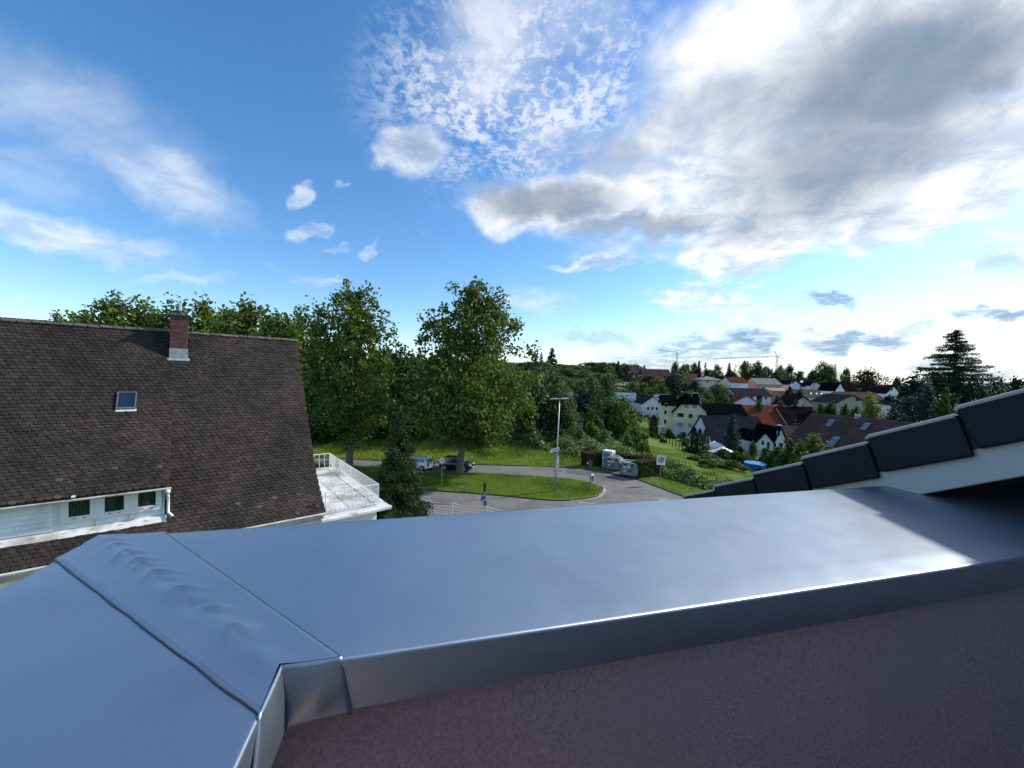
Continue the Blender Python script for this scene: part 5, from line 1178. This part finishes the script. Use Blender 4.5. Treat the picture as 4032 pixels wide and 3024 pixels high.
house('cream house with pale hipped roof on the hillside', 'house', C4, 733, 945, 620, 540, 505, 180, 'x', 10, 'cream', 'lgrey', wins=((778, 545, 805, 572), (893, 545, 920, 572)), hip=.9, ov=.6)
house('white house with red brown roof next to the cream house', 'house', C4, 1042, 1232, 640, 572, 517, 176, 'x', 9, 'white', 'rust', ov=.2)
house('pink house with light grey roof on the hillside', 'house', C4, 1335, 1598, 640, 592, 528, 176, 'x', 10, 'pink', 'lgrey', wins=((1390, 615, 1415, 635), (1455, 615, 1480, 635), (1540, 615, 1570, 635)), sky=((1444, 558, 1460, 570),), ov=.3)
house('low pink annex with flat tan roof below the pink house', 'house', C4, 1490, 1665, 712, 662, 632, 160, 'x', 9, 'pink', 'tan', ov=.3)
house('white bungalow with wide dark grey roof below the pink house', 'house', C4, 1105, 1482, 780, 710, 636, 156, 'x', 11, 'white', 'grey', wins=((1255, 722, 1285, 742), (1410, 725, 1436, 748), (1322, 715, 1384, 775)), ov=.5)
house('white gabled house with rusty red roof below the bungalow', 'house', C4, 1090, 1325, 830, 775, 714, 145, 'y', 10, 'bluew', 'rust', ov=.5)
house('white house with dark roof and rounded gable above the skylight house', 'house', C4, 1675, 1800, 640, 590, 545, 178, 'y', 9, 'bluew', 'dbrown', wins=((1700, 562, 1712, 582), (1718, 562, 1730, 582)), half=.3)
house('dark roofed white house with bright roof light and small gable', 'house', C4, 1800, 2040, 650, 612, 545, 180, 'x', 9, 'bluew', 'dbrown', solar=((1802, 552, 1835, 570),))
house('white gabled dormer house beside the bright roof light', 'house', C4, 1905, 1970, 640, 598, 560, 177, 'y', 7, 'bluew', 'dbrown', half=.25)
house('white house with brown roof and three oval skylights', 'house', C4, 1840, 2095, 850, 728, 650, 150, 'x', 11, 'bluew', 'gbrown', solar=((1908, 682, 1926, 696), (1968, 684, 1988, 698), (2020, 684, 2040, 698)), wins=((1870, 745, 1890, 760), (1990, 745, 2010, 760)), ov=.3)
house('pale green white house with maroon roof and bright solar sheets', 'house', C4, 1690, 1955, 850, 815, 722, 140, 'y', 9, 'cream', 'dbrown', wins=((1735, 775, 1755, 803), (1760, 775, 1780, 803), (1822, 805, 1834, 838)), ov=.5)
house('small cream gabled house left of the pointed white gable', 'house', C5, 105, 210, 730, 695, 650, 172, 'x', 8, 'cream', 'dbrown', wins=((145, 698, 160, 714),))
house('white house with steep pointed bell gable and dark roof', 'house', C5, 218, 325, 800, 738, 662, 160, 'y', 9, 'bluew', 'black', half=.0, ov=.2)
house('dark roofed wing behind the steep pointed bell gable', 'house', C5, 280, 470, 800, 760, 655, 166, 'x', 9, 'bluew', 'dbrown')
house('beige gabled house with dark slate roof behind the yellow tree', 'house', C5, 235, 545, 915, 855, 780, 128, 'y', 10, 'beige', 'grey', wins=((425, 808, 465, 840),), ov=.6)
house('long brown roofed house with white dormer behind the beige gable', 'house', C5, 350, 740, 860, 825, 755, 140, 'x', 11, 'beige', 'brown', wins=((570, 790, 605, 820), (610, 790, 632, 820)), ov=.4)
house('white house with bell gable facing the dark evergreens', 'house', C5, 735, 880, 800, 765, 692, 160, 'y', 9, 'bluew', 'dbrown', wins=((780, 712, 800, 735),), ov=.2)
house('dark roofed house wing right of the second bell gable', 'house', C5, 840, 980, 800, 775, 680, 166, 'x', 9, 'bluew', 'dbrown')
house('small grey roofed pavilion among bluish shrubs', 'pavilion', C5, 820, 930, 975, 870, 800, 105, 'x', 6, 'white', 'grey', hip=.95, name='pavilion', ov=.6)
house('low hill house with pale grey hip roof on the skyline', 'house', C4, 1000, 1110, 545, 505, 478, 215, 'x', 9, 'grey', 'lgrey', hip=.9)
house('white house half hidden behind the left plane tree', 'house', lambda x, y: (x, y), 1175, 1430, 1735, 1600, 1520, 80, 'x', 10, 'white', 'brown', wins=((1210, 1640, 1235, 1670), (1300, 1640, 1325, 1670), (1380, 1640, 1405, 1670)))
# individual tile courses of the near brown roof
rmn = roofm('brown')
# carport with pale cars on the slope
cpz = at(*C2(1390, 520), 182); t = thing('carport', 'white flat carport roof on the slope under the dark trees', 'carport', (cpz.x, 182, cpz.z))
m_ = MB(); m_.box(-2.2, 6.5, 0, 5, 1.9, 2.05); m_.build('roof', WHITE, t)
for x in (-2.1, .7, 3.5, 6.4): m_ = MB(); m_.box(x-.07, x+.07, .1, .24, -3, 1.9); m_.build('post', WHITE, t)
for i, (x, lab, mt) in enumerate(((1322, 'silver car at the left end of the hillside carport', 'grey'), (1388, 'bright white car parked under the hillside carport', 'white'), (1455, 'pale car parked beside the bright white car on the hillside', 'bluew'), (1535, 'light car at the right end of the hillside carport', 'white'))):
    p = at(*C2(x, 520), 179); t = thing('distant_car', lab, 'car', (p.x, 179, p.z)); m_ = MB()
    m_.prism([(-.85, -2, .3), (.85, -2, .3), (.85, -2, .85), (-.85, -2, .85)], (0, 4, 0)); m_.build('body', wallm(mt), t, bevel=.2, seg=2)
    m_ = MB(); m_.prism([(-.72, -1.2, .8), (.72, -1.2, .8), (.6, -.5, 1.42), (-.6, -.5, 1.42)], (0, 1.8, 0)); m_.build('cabin', wallm(mt), t); m_ = MB(); m_.prism([(-.66, -1.2, .87), (.66, -1.2, .87), (.56, -.62, 1.34), (-.56, -.62, 1.34)], (0, -.03, 0)); m_.build('windscreen', GLS, t)
    for sx in (-.7, .7):
        for sy in (-1.25, 1.25): m_ = MB(); m_.disc((sx, sy, .3), (1, 0, 0), .3, .2, 10); m_.build('wheel', BLACK, t)
# garden marquees, pool
for px, py, Y, w, lab in ((C3(1240, 1215)[0], C3(1240, 1215)[1], 84, 1.9, 'white tent roof close to the tall dark thujas'), (C3(1395, 1330)[0], C3(1395, 1330)[1], 78, 2.2, 'pale grey parasol tent roof in front of the blue spruce')):
    p = at(px, py, Y); z0 = tz(p.x, Y); t = thing('garden_tent', lab, 'tent', (p.x, Y, z0), R(18)); h = p.z-z0
    m_ = MB(); n = len(m_.v); m_.v += [(-w, -w*.8, h), (w, -w*.8, h), (w, w*.8, h), (-w, w*.8, h), (0, 0, h+1.15)]; m_.f += [(0, 1, 4), (1, 2, 4), (2, 3, 4), (3, 0, 4), (3, 2, 1, 0)]; m_.build('canopy', WHITE, t)
    for sx in (-1, 1):
        for sy in (-1, 1): m_ = MB(); m_.tube([(sx*w*.96, sy*w*.76, -.3), (sx*w*.96, sy*w*.76, h+.02)], .05, 6); m_.build('leg', GALV, t)
p = at(*C3(2010, 1500), 60); z0 = tz(p.x, 60); t = thing('pool', 'round blue pool with blue cover in the garden', 'pool', (p.x, 60, min(z0, p.z-.2)))
h = max(.9, p.z-z0-.3); m_ = MB(); m_.tube([(0, 0, -.2), (0, 0, h)], [1.5, 1.52], 24); m_.build('wall', M('pool_blue', (.02, .12, .5), (.02, .10, .42), scale=2, rough=.4), t)
m_ = MB(); m_.tube([(0, 0, h), (0, 0, h+.08), (0, 0, h+.22), (0, 0, h+.28)], [1.58, 1.5, .7, .1], 20); m_.build('cover', M('pool_cover', (.03, .25, .6), (.05, .3, .66), scale=2, rough=.35), t)
# timber garden fence below the yellow house
t = thing('garden_fence', 'dark timber post fence below the yellow farmhouse garden', 'fence', (0, 0, 0)); a = at(*C3(90, 1130), 96); b_ = at(*C3(720, 1260), 80); t.location = (a.x, a.y, tz(a.x, a.y))
for k in range(12):
    q = a.lerp(b_, k/11); m_ = MB(); m_.box(q.x-a.x-.07, q.x-a.x+.07, q.y-a.y-.07, q.y-a.y+.07, tz(q.x, q.y)-t.location.z-.3, tz(q.x, q.y)-t.location.z+1.5); m_.build('post', BARKD, t)
for zz in (.5, 1.1):
    m_ = MB(); m_.tube([(a.lerp(b_, k/11).x-a.x, a.lerp(b_, k/11).y-a.y, tz(*a.lerp(b_, k/11).xy)-t.location.z+zz) for k in range(12)], .05, 5); m_.build('rail', BARKD, t)
# cranes
def lattice(mb, a, b, s, n, r):
    a, b = Vector(a), Vector(b); d = (b-a).normalized(); e = Vector((0, 1, 0)) if abs(d.y) < .8 else Vector((1, 0, 0)); f = d.cross(e).normalized(); e = f.cross(d)
    cs = [e*s+f*s, e*s-f*s, -e*s-f*s, -e*s+f*s]
    for c in cs: mb.tube([a+c, b+c], r, 4)
    for i in range(n):
        p, q = a.lerp(b, i/n), a.lerp(b, (i+1)/n)
        for k in range(4): mb.tube([p+cs[k], q+cs[(k+1) % 4]], r*.7, 3, False)
CRN = M('crane_grey', (.62, .63, .65), (.55, .56, .58), rough=.6); CRY = M('crane_yellow', (.6, .48, .34), (.5, .42, .3), rough=.6)
def crane(label, base, topp, jib, tail, apex, Y, mat):
    tp = at(*topp, Y); z0 = tz(tp.x, Y); t = thing('tower_crane', label, 'crane', (tp.x, Y, z0)); O = Vector((tp.x, Y, z0)); rel = lambda p: at(*p, Y)-O
    mb = MB(); lattice(mb, (0, 0, -1), rel(topp), .5, 14, .10); mb.build('mast', mat, t)
    mb = MB(); lattice(mb, rel(topp)+Vector((0, 0, .3)), rel(jib)+Vector((0, 18, 0)), .32, 16, .085); mb.build('jib', CRN, t)
    mb = MB()
    for q in tail: mb.tube([rel(topp), rel(q)], .22, 5)
    mb.build('counter_jib', CRN, t)
    if apex:
        mb = MB(); mb.tube([rel(topp), rel(apex)], .2, 5); mb.build('apex', CRN, t)
        mb = MB(); mb.tube([rel(apex), rel(jib).lerp(rel(topp), .45)+Vector((0, 10, .2))], .07, 4); mb.tube([rel(apex), rel(tail[0])], .07, 4); mb.build('tie_rope', CRN, t)
    else:
        mb = MB(); mb.tube([rel((2649, 1440)), rel((2649, 1408))], .08, 4); mb.build('hoist_rope', CRN, t)
crane('slim crane with raised jib rising above the terrace roofs', None, (2667, 1389), (2626, 1371), [(2671, 1393)], None, 300, CRN)
crane('long horizontal tower crane over the hillside trees', None, (3060, 1404), (2868, 1407), [(3081, 1394), (3084, 1414)], (3051, 1383), 262, CRY)

# ------------------------------------------------------------------ vegetation among the houses
def many(name, label, group, rows, meshes, mats, base=.0, cat='tree', trunk=True, zb=None):
    for i, r_ in enumerate(rows):
        x, y, Y, w = r_[:4]; ex_ = r_[4:]; mt = next((q for q in ex_ if not isinstance(q, str)), mats[i % len(mats)]); lb = next((q for q in ex_ if isinstance(q, str)), label)
        far_tree(name, lb, x, y, Y, w, meshes[i % len(meshes)], mt, group if len(rows) > 1 else None, base, cat, trunk)
many('fir_tree', 'dark fir standing above the wooded skyline left of the terrace roofs', 'firs on the wooded skyline', ((2110, 1396, 226, 46), (2132, 1384, 222, 40), (2174, 1366, 220, 74), (2435, 1418, 225, 40), (2538, 1433, 216, 26)), CO, [LF_BLACK])
many('skyline_tree', 'dark leafy tree in the woods along the left skyline', 'woods along the left skyline', [(2080+42*i, 1432+((i*37) % 17)-6, 215+((i*53) % 40), 95) for i in range(11)], BR, [LF_DEEP, LF_MID, LF_BLACK], .0)
many('slope_tree', 'green tree on the slope between the willow and the terrace houses', 'trees on the slope under the woods', ((2110, 1478, 150, 110, 'broad tree just above the crown of the big willow bush'), (2190, 1468, 170, 90), (2240, 1490, 150, 90, 'tree above the little orange roof edge'), (2290, 1500, 150, 80), (2330, 1482, 160, 70), (2355, 1470, 170, 60), (2390, 1478, 165, 70), (2300, 1460, 195, 80), (2240, 1452, 200, 90), (2160, 1440, 200, 100), (2420, 1480, 185, 60, 'tree at the left end of the hillside carport'), (2530, 1512, 165, 70, 'tree directly above the white cube house'), (2495, 1505, 170, 50), (2600, 1518, 160, 90, 'broad tree between the copper leaved tree and the villa'), (2565, 1525, 158, 60), (2660, 1468, 185, 70, 'tall tree at the right end of the long brown terrace'), (2640, 1500, 170, 60), (2705, 1505, 172, 50, 'tree in front of the unfinished brick building'), (2745, 1520, 165, 90), (2785, 1545, 150, 70), (2830, 1512, 165, 90, 'bright tree between the cream house and the white red roofed house'), (2862, 1545, 150, 60, 'tree left of the wide dark roofed bungalow'), (2760, 1558, 145, 70), (2860, 1560, 146, 50, 'shrubby tree beside the rusty roofed white gable'), (2710, 1540, 150, 80), (2480, 1540, 158, 60)), BR, [LF_MID, LF_DEEP, LF_MID, LF_WILL], .0)
many('dark_slope_tree', 'almost black broad tree among the hillside houses', 'almost black trees on the hillside', ((2462, 1440, 195, 80, LF_BLACK), (2650, 1478, 168, 80, LF_BLACK), (2735, 1500, 160, 60, LF_BLACK)), BR, [LF_BLACK])
far_tree('copper_tree', 'dark copper leaved tree in front of the terrace dormers', 2552, 1482, 185, 75, BR[1], LF_RED)
far_tree('golden_tree', 'yellow green tree below the terrace dormers', 2597, 1485, 178, 56, BR[0], LF_YEL)
many('skyline_tree', 'rounded leafy tree on the skyline above the far houses', 'rounded trees on the right skyline', ((2659, 1430, 225, 48, 'rounded skyline tree at the foot of the slim crane'), (2700, 1436, 222, 60), (2735, 1432, 225, 50), (2822, 1441, 222, 60, 'airy skyline tree behind the cream hipped house'), (2934, 1426, 215, 66, 'large rounded skyline tree behind the red brown roofed white house'), (2985, 1430, 212, 76, 'broad dark skyline tree behind the gap left of the pink house'), (3020, 1450, 215, 50), (3075, 1441, 210, 46, 'skyline tree just right of the tower crane mast'), (3108, 1440, 212, 50), (3150, 1464, 215, 50), (3195, 1468, 220, 50), (3241, 1434, 205, 66, 'large airy skyline tree behind the small white gables'), (3205, 1460, 210, 60), (3270, 1445, 205, 60), (3333, 1456, 200, 50, 'skyline tree between the far fir and the copper beech'), (2790, 1455, 220, 60), (2880, 1462, 218, 60), (3060, 1462, 205, 60)), BR, [LF_DEEP, LF_MID, LF_DEEP])
many('skyline_fir', 'pointed fir on the skyline right of the small crane', 'firs on the right skyline', ((2753, 1416, 222, 36), (2778, 1424, 220, 34), (2872, 1427, 215, 46), (3042, 1446, 208, 22), (3290, 1428, 205, 44)), CO, [LF_BLACK])
far_tree('copper_beech', 'large blackish copper beech behind the bell gabled houses', 3418, 1458, 178, 120, BR[0], LF_RED)
many('mid_shrub', 'leafy shrub between the far houses', 'shrubs between the far houses', ((3533, 1492, 175, 50), (3075, 1580, 142, 30), (3130, 1580, 140, 26), (3060, 1560, 150, 30), (3110, 1530, 155, 50, LF_RED), (3150, 1535, 152, 40, LF_RED), (3270, 1590, 125, 50), (3330, 1600, 122, 50), (3370, 1605, 118, 50), (2990, 1580, 140, 40), (3230, 1600, 126, 60), (3520, 1595, 110, 60), (3470, 1580, 135, 40), (3250, 1505, 170, 40), (3500, 1560, 150, 50)), BU, [LF_DEEP, LF_MID], cat='shrub', trunk=False)
far_tree('small_fir', 'dark little fir in front of the oval skylight house', 3274, 1560, 128, 44, CO[0], LF_BLACK)
far_tree('yellow_tree', 'yellow green leafy tree behind the large brown roof', 3432, 1573, 68, 125, BR[0], LF_YEL)
many('blue_shrub', 'bluish grey shrub behind the climbing verge tiles', 'bluish shrubs near the tall cedar', ((3655, 1535, 62, 120, LF_BLUE, 'largest bluish grey shrub under the dark evergreens'), (3580, 1580, 64, 100, LF_BLUE), (3720, 1560, 58, 110, LF_DEEP, 'deep green shrub beside the largest bluish shrub'), (3520, 1620, 66, 90, LF_BLUE, 'bluish shrub next to the yellow green tree'), (3560, 1650, 60, 90, LF_BLUE)), BU, [LF_BLUE], cat='shrub')
many('dark_evergreen', 'black green evergreen mass under the tall cedar', 'dark evergreens around the cedar', ((3600, 1500, 84, 120), (3680, 1480, 82, 130), (3760, 1482, 78, 140), (3840, 1500, 80, 130), (3920, 1512, 82, 140), (3560, 1525, 86, 90), (4000, 1515, 84, 140), (3800, 1540, 70, 160)), BU+BR[:2], [LF_BLACK])
# tall cedar
p = at(3768, 1297, 74); z0 = tz(p.x, 74); H = p.z-z0; t = thing('cedar', 'tall dark cedar with ragged level branches standing against the bright sky', 'tree', (p.x, 74, z0))
mb = MB(); mb.tube([(-.3, 0, -.3), (-.1, 0, H*.6), (0, 0, H-.2)], [.45, .26, .05], 8); mb.build('trunk', BARKD, t)
PT = []; DR = []; bm_ = MB(); sc_ = 74/FPX
lev = 0; hh = H*.33
while hh < H-.3:
    f = 1-hh/H; rad = min(1, (f/.60))**.75*178*sc_
    for k in range(8 if f > .25 else 6):
        th = k*.785+lev*.9+random.uniform(-.25, .25); l = rad*random.uniform(.45, 1.1); h0_ = hh; hh = hh+random.uniform(-.45, .45); n = int(40+55*l); u = rng.random(n)**.75; x = u*l
        side = rng.normal(size=n)*.30*(.25+u); up_ = .10*x*x/max(l, 1)*.6-.03*x
        PT.append(np.stack([math.cos(th)*x-math.sin(th)*side, math.sin(th)*x+math.cos(th)*side, hh+up_+rng.normal(size=n)*.10-np.abs(rng.normal(size=n))*.22*u], -1)); DR.append(np.tile([math.cos(th), math.sin(th), -.1], (n, 1)))
        bm_.tube([(0, 0, hh-.1), (math.cos(th)*l*.5, math.sin(th)*l*.5, hh-.05), (math.cos(th)*l*.95, math.sin(th)*l*.95, hh+.04*l)], [.07, .045, .015], 4, False); hh = h0_
    hh += random.uniform(.55, .85)*(.7+.5*f); lev += 1
V, F = leaves(np.concatenate(PT), .14, .3, .35, np.concatenate(DR)); link('crown', npmesh('crown', V, F), LF_BLACK, t); bm_.build('branches', BARKD, t)
# middle distance
many('dark_tree', 'dark leafy tree left of the white cube house', 'dark trees left of the cube house', ((2300, 1540, 92, 130), (2340, 1520, 98, 110), (2388, 1480, 102, 80), (2265, 1560, 96, 90), (2370, 1570, 88, 120), (2330, 1610, 84, 130), (2420, 1600, 86, 110)), BR, [LF_BLACK, LF_DEEP, LF_DEEP], .0)
far_tree('cherry_tree', 'bright green spreading tree in front of the white cube house', 2455, 1575, 82, 145, BR[3], LF_PLANE, None, .05)
far_tree('small_round_tree', 'small round tree at the edge of the dark trees', 2352, 1645, 74, 70, BU[0], LF_MID)
many('shrub', 'light leafy shrub rising out of the thicket', 'light shrubs rising out of the thicket', ((2330, 1672, 60, 90), (2385, 1700, 58, 70), (2505, 1690, 63, 90), (2535, 1745, 58, 60), (2470, 1715, 62, 70), (2290, 1700, 58, 70), (2200, 1690, 57, 90), (2110, 1700, 56, 90)), BU, [LF_PLANE, LF_KNOT, LF_LITE], cat='shrub', trunk=False)
many('thuja', 'tall dark clipped thuja beside the white tents', 'tall thujas in front of the yellow farmhouse', ((2735, 1682, 82, 28), (2757, 1688, 81, 26), (2781, 1684, 80, 24)), TH, [LF_BLACK])
far_tree('thuja', 'single dark thuja left of the yellow farmhouse', 2576, 1634, 104, 30, TH[0], LF_BLACK)
far_tree('blue_spruce', 'broad blue green spruce in front of the slate roofed house', 2884, 1627, 84, 108, CO[2], LF_BLUE)
many('garden_bush', 'dark garden bush around the yellow farmhouse', 'bushes around the yellow farmhouse garden', ((2568, 1700, 100, 30), (2595, 1712, 98, 24), (2635, 1690, 104, 30), (2652, 1708, 104, 18), (2610, 1735, 90, 30), (2700, 1735, 90, 30), (2720, 1760, 82, 60), (2765, 1775, 78, 40)), BU, [LF_DEEP, LF_MID], cat='shrub', trunk=False)
far_tree('standard_shrub', 'little round topped tree by the farmhouse cellar door', 2680, 1705, 104, 26, BR[0], LF_MID, None, .35)
many('orchard_bush', 'mid green bush in the gardens below the tents', 'bushes in the gardens below the tents', ((2790, 1790, 66, 80, LF_MID), (2850, 1775, 68, 90, LF_MID, 'bush directly below the pale parasol tent'), (2900, 1785, 66, 80, LF_DEEP), (2830, 1810, 60, 90, LF_LITE, 'light green feathery bush on the garden slope'), (2780, 1815, 58, 70, LF_PLANE), (2870, 1815, 62, 60), (2935, 1785, 72, 50), (2915, 1760, 74, 40), (2965, 1740, 76, 30), (2735, 1795, 64, 60, LF_PLANE), (3000, 1845, 56, 60, LF_DEEP, 'dark bush beside the blue pool by the roof verge')), BU, [LF_MID, LF_DEEP], cat='shrub', trunk=False)
many('apple_tree', 'small apple tree in the garden near the blue pool', 'apple trees near the blue pool', ((2890, 1815, 58, 60), (2930, 1835, 56, 45)), BR, [LF_MID], .35)
many('garden_tree', 'leafy tree in the gardens between the white cottage and brown roof', 'trees in front of the white cottage', ((3020, 1770, 62, 70), (3065, 1765, 60, 80), (3115, 1738, 41, 80), (3150, 1760, 39, 90), (3205, 1728, 38, 110, LF_PLANE2), (3255, 1765, 36, 90), (3090, 1790, 42, 100), (3170, 1800, 36, 110)), BU, [LF_DEEP, LF_MID], cat='tree')
# scrub that covers the hillside between everything
n = 9000; Yr = rng.uniform(125, 262, n); rr_ = rng.uniform(-.35, .98, n); Xr = rr_*Yr; hgt = rng.uniform(.3, 2.2, n)*np.where(rng.random(n) < .5, .4, 1)
PT = np.repeat(np.stack([Xr, Yr, terr(Xr, Yr)+hgt*.5], -1), 12, 0)+rng.normal(size=(n*12, 3))*np.repeat(hgt, 12)[:, None]*np.array([.55, .55, .35])
V, F = leaves(PT, .42, .5, .6); struct(link('hillside_scrub', npmesh('hillside_scrub', V, F), LF_MID), 'stuff')
n = 1500; Yr = rng.uniform(66, 125, n); rr_ = rng.uniform(.50, 1.1, n); Xr = rr_*Yr; hgt = rng.uniform(.2, .9, n)
PT = np.repeat(np.stack([Xr, Yr, terr(Xr, Yr)+hgt*.5], -1), 12, 0)+rng.normal(size=(n*12, 3))*np.repeat(hgt, 12)[:, None]*np.array([.6, .6, .4])
V, F = leaves(PT, .16, .5, .6); struct(link('garden_undergrowth', npmesh('garden_undergrowth', V, F), LF_MID), 'stuff')
# far ridge
HILL = M('far_ridge', (.10, .14, .17), (.13, .17, .2), scale=.002, rough=1, spec=0); V = []; F = []
for i in range(61):
    x = 500+i*90; h = 38+22*math.sin(i*.31)+10*math.sin(i*.83+1); V += [(x, 3400, -20), (x, 3600, h), (x, 4600, -20)]
for i in range(60): a = 3*i; F += [(a, a+3, a+4, a+1), (a+1, a+4, a+5, a+2)]
me = bpy.data.meshes.new('hills'); me.from_pydata(V, [], F); me.update(); struct(link('hills', me, HILL))
